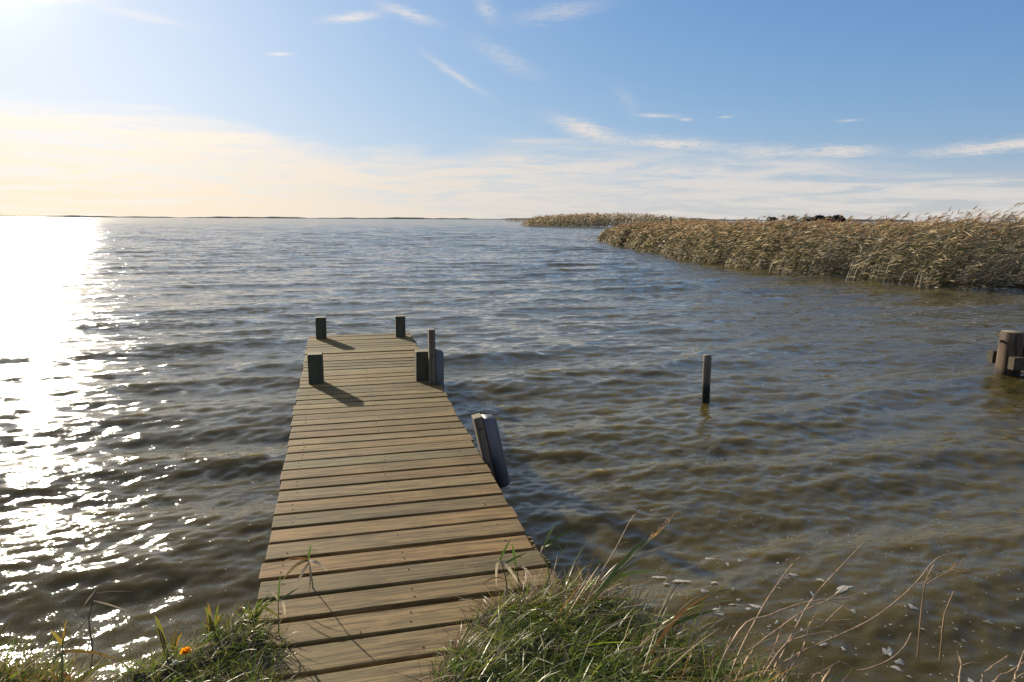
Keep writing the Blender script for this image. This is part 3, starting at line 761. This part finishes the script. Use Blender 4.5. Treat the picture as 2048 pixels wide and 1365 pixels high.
def foam():
    fl = [(x, y, a * 1.0, b * .95, 16) for x, y, a, b in FOAM]
    for i in range(380): fl.append((rng.uniform(.9, 3.2), rng.uniform(2.7, 4.8), *(rng.uniform(.0015, .0075, 2)), 7))
    for i in range(190):
        y = rng.uniform(4.2, 16); fl.append((rng.uniform(.15, .72) * y, y, rng.uniform(.3, 1) * .0022 * y, rng.uniform(.3, 1) * .0013 * y, 8))
    for i in range(130):     # lines of bubbles off the reeds
        u = rng.uniform(0, 1); fl.append((8.2 + 7 * u + rng.normal(0, .5), 15.5 + 2.2 * u + rng.normal(0, 1.3), rng.uniform(.015, .06), rng.uniform(.015, .05), 8))
    for i in range(60):
        y = rng.uniform(3.2, 7); fl.append((-rng.uniform(.25, .6) * y, y, rng.uniform(.003, .009), rng.uniform(.003, .008), 8))
    V = []; F = []
    for (x, y, a, b, seg) in fl:
        ux, uy, z = water_z(x, y)
        rot = rng.normal(-.25, .35); ph = rng.uniform(0, 6.28, 4)
        i0 = len(V)
        for ring, hgt in ((1.0, .0012), (.8, .0022), (.35, .0028)):
            for k in range(seg):
                th = 2 * math.pi * k / seg
                rr = ring * (1 + .28 * math.sin(2 * th + ph[0]) + .24 * math.sin(3 * th + ph[1]) + .17 * math.sin(5 * th + ph[2]))
                px, py = a * rr * math.cos(th), b * rr * math.sin(th)
                X_, Y_ = x + px * math.cos(rot) - py * math.sin(rot), y + px * math.sin(rot) + py * math.cos(rot)
                zz = water_z(X_, Y_)[2] if seg > 8 else z
                V.append((X_, Y_, zz + hgt * min(1, a * 60 + .35)))
        for r_ in range(2):
            for k in range(seg): F.append((i0 + r_ * seg + k, i0 + r_ * seg + (k + 1) % seg, i0 + (r_ + 1) * seg + (k + 1) % seg, i0 + (r_ + 1) * seg + k))
        for k in range(0, seg - 2, 2):
            F.append((i0 + 2 * seg, i0 + 2 * seg + k + 1, i0 + 2 * seg + k + 2, i0 + 2 * seg + min(k + 3, seg - 1)))
    V = np.array(V); F = np.array([f if len(set(f)) == 4 else f for f in F])
    good = np.array([len(set(f)) == 4 for f in F.tolist()])
    o = mesh_np('foam', V, F[good], M_foam, smooth=True)
    tag(o, 'white foam patches and bubbles drifting on the water by the bank', 'foam', kind='stuff')
foam()

# ------------------------------------------------------------------ bank grass
def scatter(poly, n, pad=0.0):
    poly = np.array(poly); lo, hi = poly.min(0) - .1, poly.max(0) + .1
    out = []
    while sum(len(o) for o in out) < n:
        p = rng.uniform(lo, hi, (n * 2, 2)); d = sdist(p[:, 0], p[:, 1], poly)
        out.append(p[d > pad])
    return np.concatenate(out)[:n]
GRASS_G = [(.13, .205, .018), (.175, .25, .026), (.085, .145, .016), (.23, .25, .04)]
GRASS_Y = [(.22, .21, .075), (.27, .20, .07), (.33, .19, .06)]
GRASS_S = [(.36, .29, .20), (.42, .35, .28), (.26, .19, .12), (.17, .11, .075)]
def blades(bag, p, L, W, lean, cols, wind=.6, nseg=4, droop=.35, zoff=0.0, jit=.2):
    n = len(p); z = ground_z(p[:, 0], p[:, 1]) - .01 + zoff
    P0 = np.stack([p[:, 0], p[:, 1], z], -1)
    a = rng.uniform(0, 2 * np.pi, n)
    dirn = np.stack([np.cos(a), np.sin(a), 0 * a], -1) * (1 - wind) + np.array([.93, .36, 0]) * wind
    dirn = unit(dirn)
    ln = (lean * rng.uniform(.3, 1.5, n))[:, None]; L = L[:, None]
    upv = np.array([0, 0, 1.0])
    d = unit(upv + dirn * ln)
    P1 = P0 + d * L * .55
    P2 = P0 + d * L + dirn * L * .25 - upv * L * droop * rng.uniform(0, 1, (n, 1))
    side = unit(np.cross(d, upv + 1e-3) + rng.normal(0, .5, (n, 3)))
    c = pick(cols, n, jit)
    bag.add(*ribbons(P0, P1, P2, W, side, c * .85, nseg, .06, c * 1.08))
RIGHT = [(-.40, 1.5), (-.36, 2.05), (-.30, 2.32), (-.21, 2.56), (.05, 2.76), (.32, 2.86), (.55, 2.62), (.85, 2.3), (1.25, 1.98), (2.2, 1.8), (2.2, 1.5)]
CORE = [(-.28, 1.5), (-.2, 2.1), (-.08, 2.4), (.1, 2.62), (.45, 2.5), (.75, 2.15), (1.0, 1.8), (1.0, 1.5)]
LEFT = [(-.78, 1.7), (-.80, 2.1), (-.84, 2.3), (-.98, 2.5), (-1.06, 2.63), (-1.2, 2.5), (-1.34, 2.22), (-1.42, 1.9), (-1.5, 1.7)]
LSIDE = [(-2.2, 1.85), (-2.2, 2.17), (-1.75, 2.22), (-1.56, 2.18), (-1.43, 2.06), (-1.43, 1.85)]
bag = Bag()
U = lambda n, a, b_: rng.uniform(a, b_, n)
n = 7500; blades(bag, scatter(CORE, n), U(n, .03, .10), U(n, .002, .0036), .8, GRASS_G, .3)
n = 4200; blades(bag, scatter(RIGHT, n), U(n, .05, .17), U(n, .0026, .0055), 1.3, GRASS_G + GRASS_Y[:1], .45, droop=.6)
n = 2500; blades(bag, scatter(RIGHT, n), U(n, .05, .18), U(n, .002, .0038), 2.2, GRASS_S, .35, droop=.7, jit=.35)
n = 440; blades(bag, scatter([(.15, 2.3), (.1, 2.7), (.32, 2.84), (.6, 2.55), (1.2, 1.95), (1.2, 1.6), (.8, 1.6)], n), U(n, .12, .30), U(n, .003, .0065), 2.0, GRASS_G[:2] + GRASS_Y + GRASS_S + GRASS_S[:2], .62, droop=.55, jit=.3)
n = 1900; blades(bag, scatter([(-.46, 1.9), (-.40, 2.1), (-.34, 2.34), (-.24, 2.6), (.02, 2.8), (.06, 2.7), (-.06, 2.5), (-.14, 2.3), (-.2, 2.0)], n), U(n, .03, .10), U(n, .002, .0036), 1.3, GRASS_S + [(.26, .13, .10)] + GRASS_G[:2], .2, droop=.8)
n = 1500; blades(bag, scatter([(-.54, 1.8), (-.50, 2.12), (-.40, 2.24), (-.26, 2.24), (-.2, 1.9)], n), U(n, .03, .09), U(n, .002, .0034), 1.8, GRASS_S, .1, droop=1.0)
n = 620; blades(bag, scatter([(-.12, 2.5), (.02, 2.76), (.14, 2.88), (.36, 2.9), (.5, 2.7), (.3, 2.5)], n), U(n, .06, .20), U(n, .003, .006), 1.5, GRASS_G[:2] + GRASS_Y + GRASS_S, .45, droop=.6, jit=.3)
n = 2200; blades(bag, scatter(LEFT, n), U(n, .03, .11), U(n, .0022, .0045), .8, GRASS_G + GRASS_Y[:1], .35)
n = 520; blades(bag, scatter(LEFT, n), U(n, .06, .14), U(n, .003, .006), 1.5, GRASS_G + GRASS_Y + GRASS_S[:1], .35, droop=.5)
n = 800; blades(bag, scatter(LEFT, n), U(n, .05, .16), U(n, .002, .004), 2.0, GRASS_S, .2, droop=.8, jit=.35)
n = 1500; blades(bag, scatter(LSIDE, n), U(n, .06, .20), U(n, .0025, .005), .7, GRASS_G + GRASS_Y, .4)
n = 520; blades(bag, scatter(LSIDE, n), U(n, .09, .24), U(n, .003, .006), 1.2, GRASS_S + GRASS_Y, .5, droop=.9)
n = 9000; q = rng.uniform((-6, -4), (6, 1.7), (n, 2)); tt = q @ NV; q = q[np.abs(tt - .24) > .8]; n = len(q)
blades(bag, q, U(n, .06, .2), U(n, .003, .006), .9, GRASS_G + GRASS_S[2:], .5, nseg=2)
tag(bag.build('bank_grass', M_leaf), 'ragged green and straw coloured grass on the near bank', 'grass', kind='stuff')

# ------------------------------------------------------------------ single plants at the bank
def tube(bm, pts, r0, r1, seg=6):
    pts = [Vector(p) for p in pts]; rings = []
    fine = []
    for i in range(len(pts) - 1):       # Catmull-Rom for smooth stems
        p0 = pts[max(i - 1, 0)]; p1 = pts[i]; p2 = pts[i + 1]; p3 = pts[min(i + 2, len(pts) - 1)]
        for q in range(4):
            t_ = q / 4
            fine.append(.5 * ((2 * p1) + (p2 - p0) * t_ + (2 * p0 - 5 * p1 + 4 * p2 - p3) * t_ ** 2 + (3 * p1 - p0 - 3 * p2 + p3) * t_ ** 3))
    fine.append(pts[-1])
    for i, p in enumerate(fine):
        d = (fine[min(i + 1, len(fine) - 1)] - fine[max(i - 1, 0)]).normalized()
        u = d.orthogonal().normalized(); v = d.cross(u)
        f = i / (len(fine) - 1); r = (r0 + (r1 - r0) * f) * (1.25 if i % 6 == 3 else 1)
        rings.append([bm.verts.new(p + (u * math.cos(2 * math.pi * k / seg) + v * math.sin(2 * math.pi * k / seg)) * r) for k in range(seg)])
    for a_, c in zip(rings, rings[1:]):
        for k in range(seg): bm.faces.new((a_[k], a_[(k + 1) % seg], c[(k + 1) % seg], c[k]))
    bm.faces.new(rings[-1]); bm.faces.new(rings[0][::-1])

M_drystem = wood_material('dry_stalk', (.46, .32, .19), (.24, .15, .085), scale=(30, 30, 4), rough=.55, bump=.1)
M_darkstem = wood_material('dark_stalk', (.11, .08, .055), (.05, .038, .03), scale=(30, 30, 4), rough=.6, bump=.1)
M_greenstem = wood_material('green_stalk', (.16, .18, .06), (.08, .10, .03), scale=(30, 30, 4), rough=.55, bump=.1)

def plant(name, label, cat, stem_pts, r0, r1, mat, branches=(), leaves=(), group=None, plume=None):
    """stem tube, side twigs and leaves of one plant; points in metres"""
    b0 = Vector(stem_pts[0]); o = empty(name, b0); tag(o, label, cat, group)
    loc = lambda p: Vector(p) - b0
    b = bmesh.new(); tube(b, [loc(p) for p in stem_pts], r0, r1); bm_obj('stem', b, mat, o, True)
    for br in branches:
        b = bmesh.new(); tube(b, [loc(p) for p in br], r1 * .9, r1 * .45, 5); bm_obj('twig', b, mat, o, True)
    for (p0, p1, p2, w, col) in leaves:
        L = Bag(); P = [np.array([loc(q)]) for q in (p0, p1, p2)]
        d = unit(P[2] - P[0]); up = np.array([[0.0, -.5, 1.0]]); sd = unit(np.cross(d, up) + rng.normal(0, .15, (1, 3)))
        L.add(*ribbons(*P, np.array([w]), sd, np.array([col]) * .85, 7, .04, np.array([col]) * 1.1)); L.build('leaf', M_leaf, o)
    if plume:
        L = Bag(); c0 = np.array(loc(plume[0])); dr_ = np.array(plume[1]); n = plume[2]
        t_ = rng.uniform(0, 1, (n, 1)); q = c0 + dr_ * t_ + rng.normal(0, .003, (n, 3))
        d = unit(unit(dr_[None]) + rng.normal(0, .28, (n, 3))) * rng.uniform(.015, .045, (n, 1)) * (1.2 - t_)
        L.add(*ribbons(q, q + d * .6, q + d + np.array([0, 0, -.004]), np.full(n, .003), unit(rng.normal(0, 1, (n, 3))), pick([(.36, .2, .10), (.42, .28, .15)], n), 2, .2)); L.build('seed_head', M_leaf, o)
    return o
G = (.10, .17, .035); GY = (.22, .22, .06); ST = (.50, .43, .34); OR = (.42, .2, .045); DG = (.05, .09, .02)
GRP = 'dry stalks on the right bank'
dry = [
 ('tall pale stalk rising straight up, farthest left of the bare stalks', [(.62, 1.95, .42), (.73, 2.08, .53), (.817, 2.2, .587), (.924, 2.35, .616), (1.038, 2.5, .639), (1.177, 2.65, .682), (1.23, 2.7, .688)], []),
 ('longest pale stalk pointing up towards the stake, with a small twig', [(.66, 1.85, .44), (.872, 2.1, .567), (1.011, 2.25, .598), (1.15, 2.4, .666), (1.308, 2.55, .698), (1.424, 2.65, .726), (1.507, 2.72, .748)], [[(1.308, 2.55, .698), (1.312, 2.55, .725), (1.305, 2.55, .735)]]),
 ('long orange stalk arching low over the foam to a drooping tip', [(.66, 1.85, .46), (.858, 2.05, .585), (1.015, 2.2, .573), (1.228, 2.35, .546), (1.428, 2.5, .514), (1.576, 2.6, .523), (1.729, 2.7, .563), (1.865, 2.8, .616), (1.944, 2.85, .621), (2.049, 2.9, .607)], [[(1.729, 2.7, .563), (1.80, 2.74, .555), (1.84, 2.76, .575)]]),
 ('forked stalk lying over the long foam streak', [(.6, 2.0, .44), (.806, 2.2, .665), (.955, 2.3, .667), (1.114, 2.4, .655), (1.26, 2.5, .612), (1.448, 2.6, .56)], [[(1.26, 2.5, .612), (1.34, 2.52, .58), (1.41, 2.54, .53)], [(1.3, 2.52, .6), (1.37, 2.56, .585), (1.46, 2.6, .59)]]),
 ('kinked stalk crossing under the longest pale stalk', [(.62, 1.9, .43), (.827, 2.15, .597), (1.005, 2.3, .623), (1.141, 2.4, .632), (1.236, 2.45, .636), (1.358, 2.55, .64)], [[(1.005, 2.3, .623), (1.09, 2.33, .60), (1.15, 2.36, .56)]]),
 ('reddish stalk bent up like a hook beside the largest foam patch', [(.95, 2.0, .40), (1.206, 2.3, .465), (1.354, 2.4, .37), (1.449, 2.45, .352), (1.54, 2.5, .349), (1.623, 2.55, .372), (1.678, 2.6, .404)], []),
 ('short stalk with a folded drooping end above the grass edge', [(.7, 1.95, .45), (.936, 2.15, .622), (1.055, 2.25, .611), (1.148, 2.3, .598), (1.214, 2.35, .569), (1.261, 2.38, .539)], []),
 ('zigzag stalk running level between the pale stalks', [(.8, 2.0, .43), (1.036, 2.2, .588), (1.133, 2.35, .608), (1.23, 2.4, .583), (1.336, 2.45, .557)], [[(1.133, 2.35, .608), (1.16, 2.36, .65), (1.17, 2.36, .67)]]),
 ('short upright broken stalk in the gap of the bare stalks', [(.75, 1.95, .44), (.989, 2.2, .625), (1.146, 2.3, .624), (1.262, 2.4, .633), (1.293, 2.42, .636)], []),
 ('cut stalk with a pale end near the lower right corner', [(1.6, 2.0, .35), (1.694, 2.2, .47), (1.755, 2.25, .488), (1.82, 2.3, .478), (1.897, 2.35, .473)], []),
 ('thick orange stalk slanting out of the right edge, upper of two', [(1.5, 1.98, .40), (1.7, 2.15, .508), (1.785, 2.2, .511), (1.925, 2.3, .486)], [[(1.785, 2.2, .511), (1.83, 2.2, .49), (1.86, 2.2, .47)]]),
 ('thick orange stalk slanting out of the right edge, lower of two', [(1.5, 1.95, .40), (1.707, 2.1, .523), (1.9, 2.25, .482)], []),
 ('thin upright stalk crossing the two thick orange stalks', [(1.7, 2.0, .38), (1.772, 2.15, .511), (1.817, 2.2, .524), (1.912, 2.3, .528)], []),
 ('low stalk lying flat above the bottom edge', [(.7, 1.9, .45), (.922, 2.1, .549), (.976, 2.15, .531), (1.044, 2.2, .497), (1.18, 2.3, .428)], []),
 ('low slanting stalk below the hooked stalk', [(.85, 1.95, .42), (1.026, 2.1, .543), (1.111, 2.2, .504), (1.196, 2.28, .477)], []),
 ('thin stalk with a forked tip under the largest foam patch', [(1.5, 2.0, .38), (1.577, 2.15, .509), (1.649, 2.25, .5), (1.675, 2.3, .504)], [[(1.649, 2.25, .5), (1.70, 2.27, .50), (1.74, 2.28, .49)], [(1.649, 2.25, .5), (1.65, 2.27, .52), (1.65, 2.28, .54)]]),
 ('short reddish stalk leaning at the grass edge, left of the long stalks', [(.7, 1.95, .45), (.905, 2.15, .598), (.996, 2.3, .591), (1.05, 2.38, .601)], []),
]
for lab, st, br in dry:
    plant('dry_stalk', lab, 'dry stalk', st, .0036, .0019, M_drystem, br, group=GRP)
plant('dry_stalk', 'dead reed standing in the water with a bent seed head', 'dry stalk', [(1.995, 3.012, -.35), (1.989, 3.012, 0), (1.982, 3.012, .203), (1.984, 3.012, .394), (2.014, 3.012, .492)], .0045, .0025, M_drystem,
      [[(1.984, 3.012, .386), (2.038, 3.02, .419), (2.094, 3.02, .456), (2.135, 3.02, .493), (2.161, 3.02, .521)], [(2.071, 3.012, .432), (2.12, 3.012, .426), (2.173, 3.012, .424)], [(2.094, 3.02, .456), (2.14, 3.0, .462), (2.175, 3.0, .478)], [(2.014, 3.012, .47), (2.06, 3.03, .45), (2.1, 3.03, .41)]], group=GRP,
      plume=((2.09, 3.02, .455), (.07, 0, .065), 26))
plant('dry_stalk', 'bare broken stalk standing in the water, farthest right', 'dry stalk', [(2.085, 2.988, -.35), (2.083, 2.988, 0), (2.079, 2.988, .135), (2.078, 2.988, .244), (2.093, 2.988, .31), (2.108, 2.988, .367)], .0046, .003, M_drystem, group=GRP)

plant('bent_reed', 'dark snapped reed with pale hanging leaves at the left bank', 'reed', [(-1.50, 2.15, .40), (-1.525, 2.25, .53), (-1.545, 2.28, .603), (-1.556, 2.3, .644), (-1.549, 2.32, .693), (-1.54, 2.33, .733)], .0028, .0016, M_darkstem,
      [[(-1.556, 2.3, .644), (-1.584, 2.28, .61), (-1.591, 2.25, .582)]],
      [((-1.533, 2.3, .711), (-1.483, 2.3, .70), (-1.43, 2.33, .653), .007, ST), ((-1.541, 2.33, .735), (-1.544, 2.3, .728), (-1.556, 2.28, .705), .006, ST), ((-1.541, 2.33, .723), (-1.492, 2.35, .724), (-1.44, 2.4, .69), .005, (.4, .32, .24))])
plant('bank_herb', 'upright orange and green herb at the lower left corner', 'herb', [(-1.47, 2.0, .40), (-1.504, 2.05, .535), (-1.528, 2.1, .611), (-1.534, 2.12, .664), (-1.536, 2.15, .70)], .004, .002, M_greenstem, (),
      [((-1.534, 2.12, .66), (-1.535, 2.13, .70), (-1.525, 2.14, .74), .011, (.34, .22, .05)), ((-1.534, 2.12, .65), (-1.55, 2.12, .685), (-1.572, 2.12, .71), .012, (.32, .25, .05)), ((-1.53, 2.12, .62), (-1.56, 2.1, .635), (-1.565, 2.1, .58), .016, GY),
       ((-1.528, 2.1, .64), (-1.46, 2.12, .645), (-1.36, 2.15, .575), .013, (.30, .19, .05)), ((-1.52, 2.08, .57), (-1.5, 2.06, .60), (-1.45, 2.05, .54), .014, OR), ((-1.51, 2.07, .55), (-1.57, 2.05, .62), (-1.63, 2.05, .60), .012, GY), ((-1.5, 2.05, .52), (-1.44, 2.1, .585), (-1.38, 2.14, .575), .016, GY)])
def tuft(name, label, cat, base, n, h, spread, cols, w=.012, group=None):
    o = empty(name, base); tag(o, label, cat, group)
    for i in range(n):
        a = rng.uniform(0, 6.28); r = spread * rng.uniform(.3, 1); hh = h * rng.uniform(.6, 1.1)
        dx, dy = math.cos(a) * r + .25 * r, math.sin(a) * r * .8
        col = np.array([cols[rng.integers(len(cols))]]) * rng.uniform(.8, 1.2)
        L = Bag(); P = [np.array([[0.0, 0, 0]]) + rng.normal(0, .006, (1, 3)), np.array([[dx * .35, dy * .35, hh * .75]]), np.array([[dx, dy, hh * rng.uniform(.75, 1.0)]])]
        sd = unit(np.array([[rng.normal(), rng.normal() * .5, .1]])); L.add(*ribbons(*P, np.array([w * rng.uniform(.7, 1.2)]), sd, col * .85, 5, .04, col * 1.1)); L.build('leaf', M_leaf, o)
    return o
def gz(x, y): return float(ground_z(np.array([x]), np.array([y]))[0])
tuft('broad_leaf_tuft', 'broad upright leaves at the water edge left of the orange flower', 'plant', (-1.285, 2.32, gz(-1.285, 2.32)), 7, .24, .06, [(.12, .15, .035), (.28, .17, .05), (.16, .17, .04)], .016)
tuft('broad_leaf_tuft', 'yellow green leafy tuft behind the orange flower', 'plant', (-1.17, 2.44, gz(-1.17, 2.44)), 10, .20, .10, [(.16, .17, .04), (.34, .22, .05), (.12, .15, .03)], .014)
tuft('broad_leaf_tuft', 'green leafy tuft beside the jetty edge on the left bank', 'plant', (-1.03, 2.5, gz(-1.03, 2.5)), 10, .15, .14, [(.11, .16, .03), (.2, .2, .05), (.09, .13, .03)], .011)
plant('pale_leaf_shoot', 'shoot with a twisted whitish leaf at the left jetty edge', 'shoot', [(-.90, 2.40, gz(-.9, 2.4)), (-.905, 2.43, .55), (-.91, 2.45, .63)], .003, .0018, M_greenstem, (),
      [((-.91, 2.45, .63), (-.93, 2.45, .67), (-.955, 2.45, .665), .012, ST), ((-.91, 2.45, .625), (-.885, 2.45, .64), (-.875, 2.42, .57), .013, ST), ((-.91, 2.45, .62), (-.87, 2.46, .65), (-.83, 2.47, .67), .009, G), ((-.91, 2.45, .62), (-.91, 2.47, .68), (-.905, 2.48, .72), .008, G), ((-.905, 2.43, .57), (-.96, 2.43, .62), (-1.0, 2.44, .61), .01, GY)])
# shoot through the deck planks
plant('reed_shoot', 'small reed shoot with curled straw leaves standing alone between deck planks', 'shoot', [(-.868, 2.755, .44), (-.868, 2.755, .52), (-.874, 2.76, .58), (-.882, 2.76, .635)], .0032, .0018, M_greenstem, (),
      [((-.882, 2.76, .63), (-.92, 2.72, .655), (-.985, 2.70, .56), .016, (.30, .24, .1)), ((-.882, 2.76, .632), (-.96, 2.76, .66), (-1.02, 2.76, .60), .014, OR), ((-.882, 2.76, .625), (-.83, 2.74, .645), (-.79, 2.72, .60), .015, ST), ((-.88, 2.76, .62), (-.90, 2.70, .60), (-.92, 2.66, .54), .014, ST), ((-.882, 2.76, .635), (-.88, 2.77, .67), (-.872, 2.78, .70), .010, G), ((-.878, 2.76, .60), (-.85, 2.7, .58), (-.86, 2.66, .53), .012, (.4, .33, .2))])
GS = 'reed shoots by the right jetty edge'
plant('reed_shoot', 'upright green reed shoot with hanging pale leaves on the right jetty edge', 'shoot', [(-.013, 2.66, .50), (-.02, 2.66, .60), (-.035, 2.66, .665), (-.045, 2.66, .70)], .0032, .0018, M_greenstem, (),
      [((-.045, 2.66, .69), (-.03, 2.66, .735), (.005, 2.67, .79), .016, G), ((-.045, 2.66, .685), (-.065, 2.65, .70), (-.06, 2.64, .58), .013, ST), ((-.04, 2.66, .68), (-.01, 2.64, .68), (.035, 2.62, .60), .016, ST), ((-.035, 2.66, .665), (.01, 2.66, .70), (.07, 2.67, .72), .011, G), ((-.02, 2.66, .60), (-.07, 2.64, .64), (-.12, 2.62, .60), .009, (.3, .16, .09))], GS)
plant('reed_shoot', 'short green reed shoot right of the one with hanging pale leaves', 'shoot', [(.04, 2.7, .49), (.03, 2.7, .60), (.018, 2.7, .66)], .003, .0016, M_greenstem, (),
      [((.018, 2.7, .65), (.015, 2.71, .70), (.005, 2.72, .735), .012, G), ((.02, 2.7, .64), (.06, 2.7, .69), (.11, 2.7, .71), .011, GY), ((.02, 2.7, .64), (.055, 2.69, .66), (.09, 2.68, .60), .013, ST), ((.03, 2.7, .6), (.0, 2.69, .63), (-.03, 2.68, .60), .010, DG)], GS)
plant('reed_shoot', 'slender green reed shoot leaning over the dark water beside the jetty', 'shoot', [(.19, 2.80, .42), (.17, 2.80, .55), (.15, 2.8, .68), (.155, 2.8, .70)], .003, .0016, M_greenstem, (),
      [((.15, 2.8, .69), (.165, 2.8, .74), (.195, 2.81, .785), .016, G), ((.15, 2.8, .69), (.21, 2.8, .73), (.29, 2.82, .76), .010, G), ((.15, 2.8, .68), (.20, 2.79, .72), (.235, 2.78, .66), .013, DG), ((.15, 2.8, .68), (.14, 2.79, .70), (.13, 2.78, .66), .010, ST)], GS)
plant('flowering_reed', 'long reed with a brown seed head leaning over the water', 'reed', [(.18, 2.38, .48), (.308, 2.5, .573), (.41, 2.6, .637), (.559, 2.75, .694), (.665, 2.85, .727), (.737, 2.9, .776)], .0035, .0018, M_greenstem, (),
      [((.36, 2.55, .61), (.48, 2.68, .70), (.60, 2.79, .735), .018, G), ((.45, 2.64, .655), (.56, 2.72, .69), (.70, 2.8, .68), .014, ST), ((.5, 2.69, .67), (.62, 2.76, .70), (.75, 2.82, .695), .013, ST), ((.3, 2.49, .57), (.44, 2.62, .68), (.58, 2.72, .665), .016, GY), ((.41, 2.6, .637), (.52, 2.66, .65), (.63, 2.70, .62), .013, G), ((.33, 2.52, .59), (.4, 2.62, .60), (.5, 2.68, .56), .012, ST)],
      plume=((.60, 2.80, .705), (.15, .12, .085), 70))
plant('thin_stalk', 'thin bare grass stalk rising above the leaning reed', 'stalk', [(.25, 2.48, .48), (.358, 2.6, .636), (.443, 2.7, .719), (.524, 2.8, .809), (.575, 2.85, .835)], .0024, .0014, M_drystem, [[(.443, 2.7, .719), (.47, 2.72, .735), (.51, 2.74, .735)]])
plant('leaning_reed', 'thick leaved green and gold reed leaning out over the foam', 'reed', [(.38, 1.98, .48), (.463, 2.1, .545), (.507, 2.2, .573), (.554, 2.3, .602), (.63, 2.37, .615)], .004, .002, M_greenstem, (),
      [((.535, 2.26, .585), (.70, 2.44, .675), (.93, 2.6, .60), .022, (.17, .19, .04)), ((.554, 2.3, .602), (.72, 2.42, .66), (.96, 2.6, .55), .02, (.26, .25, .07)), ((.50, 2.2, .575), (.64, 2.38, .665), (.82, 2.5, .64), .016, OR), ((.56, 2.3, .60), (.70, 2.4, .615), (.86, 2.5, .57), .014, G), ((.52, 2.22, .575), (.61, 2.24, .57), (.72, 2.28, .535), .018, ST), ((.5, 2.17, .565), (.54, 2.15, .55), (.60, 2.1, .50), .016, ST), ((.6, 2.34, .61), (.76, 2.44, .60), (.93, 2.52, .545), .012, ST)])
# orange flower, dry bud, fruit
fl = empty('orange_flower', (-1.103, 2.08, gz(-1.103, 2.08))); tag(fl, 'single orange flower head in the grass left of the jetty', 'flower')
zf = .648 - fl.location.z
b = bmesh.new(); tube(b, [(0, -.02, 0), (.0, 0, zf * .5), (.004, .01, zf)], .0022, .0018); bm_obj('stem', b, M_greenstem, fl, True)
n = 90; a = rng.uniform(0, 6.28, n); lay = rng.uniform(0, 1, n)
pb = Bag(); cpt = np.array([.004, .01, zf])
dd = unit(np.stack([np.cos(a) * (1 - .6 * lay), np.sin(a) * (1 - .6 * lay) - .25, .25 + .9 * lay], -1))
pb.add(*ribbons(np.tile(cpt, (n, 1)), cpt + dd * .011, cpt + dd * .020 + np.array([0, 0, -.001]), np.full(n, .0055), unit(np.cross(dd, rng.normal(0, 1, (n, 3)))), pick([(.95, .40, .012), (1.0, .52, .03)], n, .08), 2, .6))
pb.build('petals', M_leaf, fl)
bd = empty('seed_bud', (-1.131, 2.08, gz(-1.131, 2.08))); tag(bd, 'closed pale bud right below the orange flower', 'bud')
zf = .612 - bd.location.z
b = bmesh.new(); tube(b, [(0, 0, 0), (.002, 0, zf * .5), (0, .004, zf)], .002, .0018); bm_obj('stem', b, M_greenstem, bd, True)
b = bmesh.new(); bmesh.ops.create_uvsphere(b, u_segments=12, v_segments=8, radius=.009, matrix=Matrix.Translation((-.002, .002, zf + .004)) @ Matrix.Rotation(rad(50), 4, 'Y') @ Matrix.Diagonal((.8, .8, 1.3, 1))); bm_obj('bud', b, plain('pale_bud', (.48, .43, .33), .8, .2, 90), bd, True)
ft = empty('small_fruit', (1.722, 2.175, .44)); tag(ft, 'small round pink and yellow fruit on the bank at the lower right corner', 'fruit')
b = bmesh.new(); bmesh.ops.create_uvsphere(b, u_segments=18, v_segments=12, radius=.0135, matrix=Matrix.Translation((.0, 0, .035)) @ Matrix.Diagonal((1, 1, .92, 1))); bm_obj('flesh', b, M_fruit, ft, True)
b = bmesh.new(); tube(b, [(0, 0, -.12), (.006, 0, -.04), (0, 0, .03)], .0022, .0018); bm_obj('stem', b, M_drystem, ft, True)
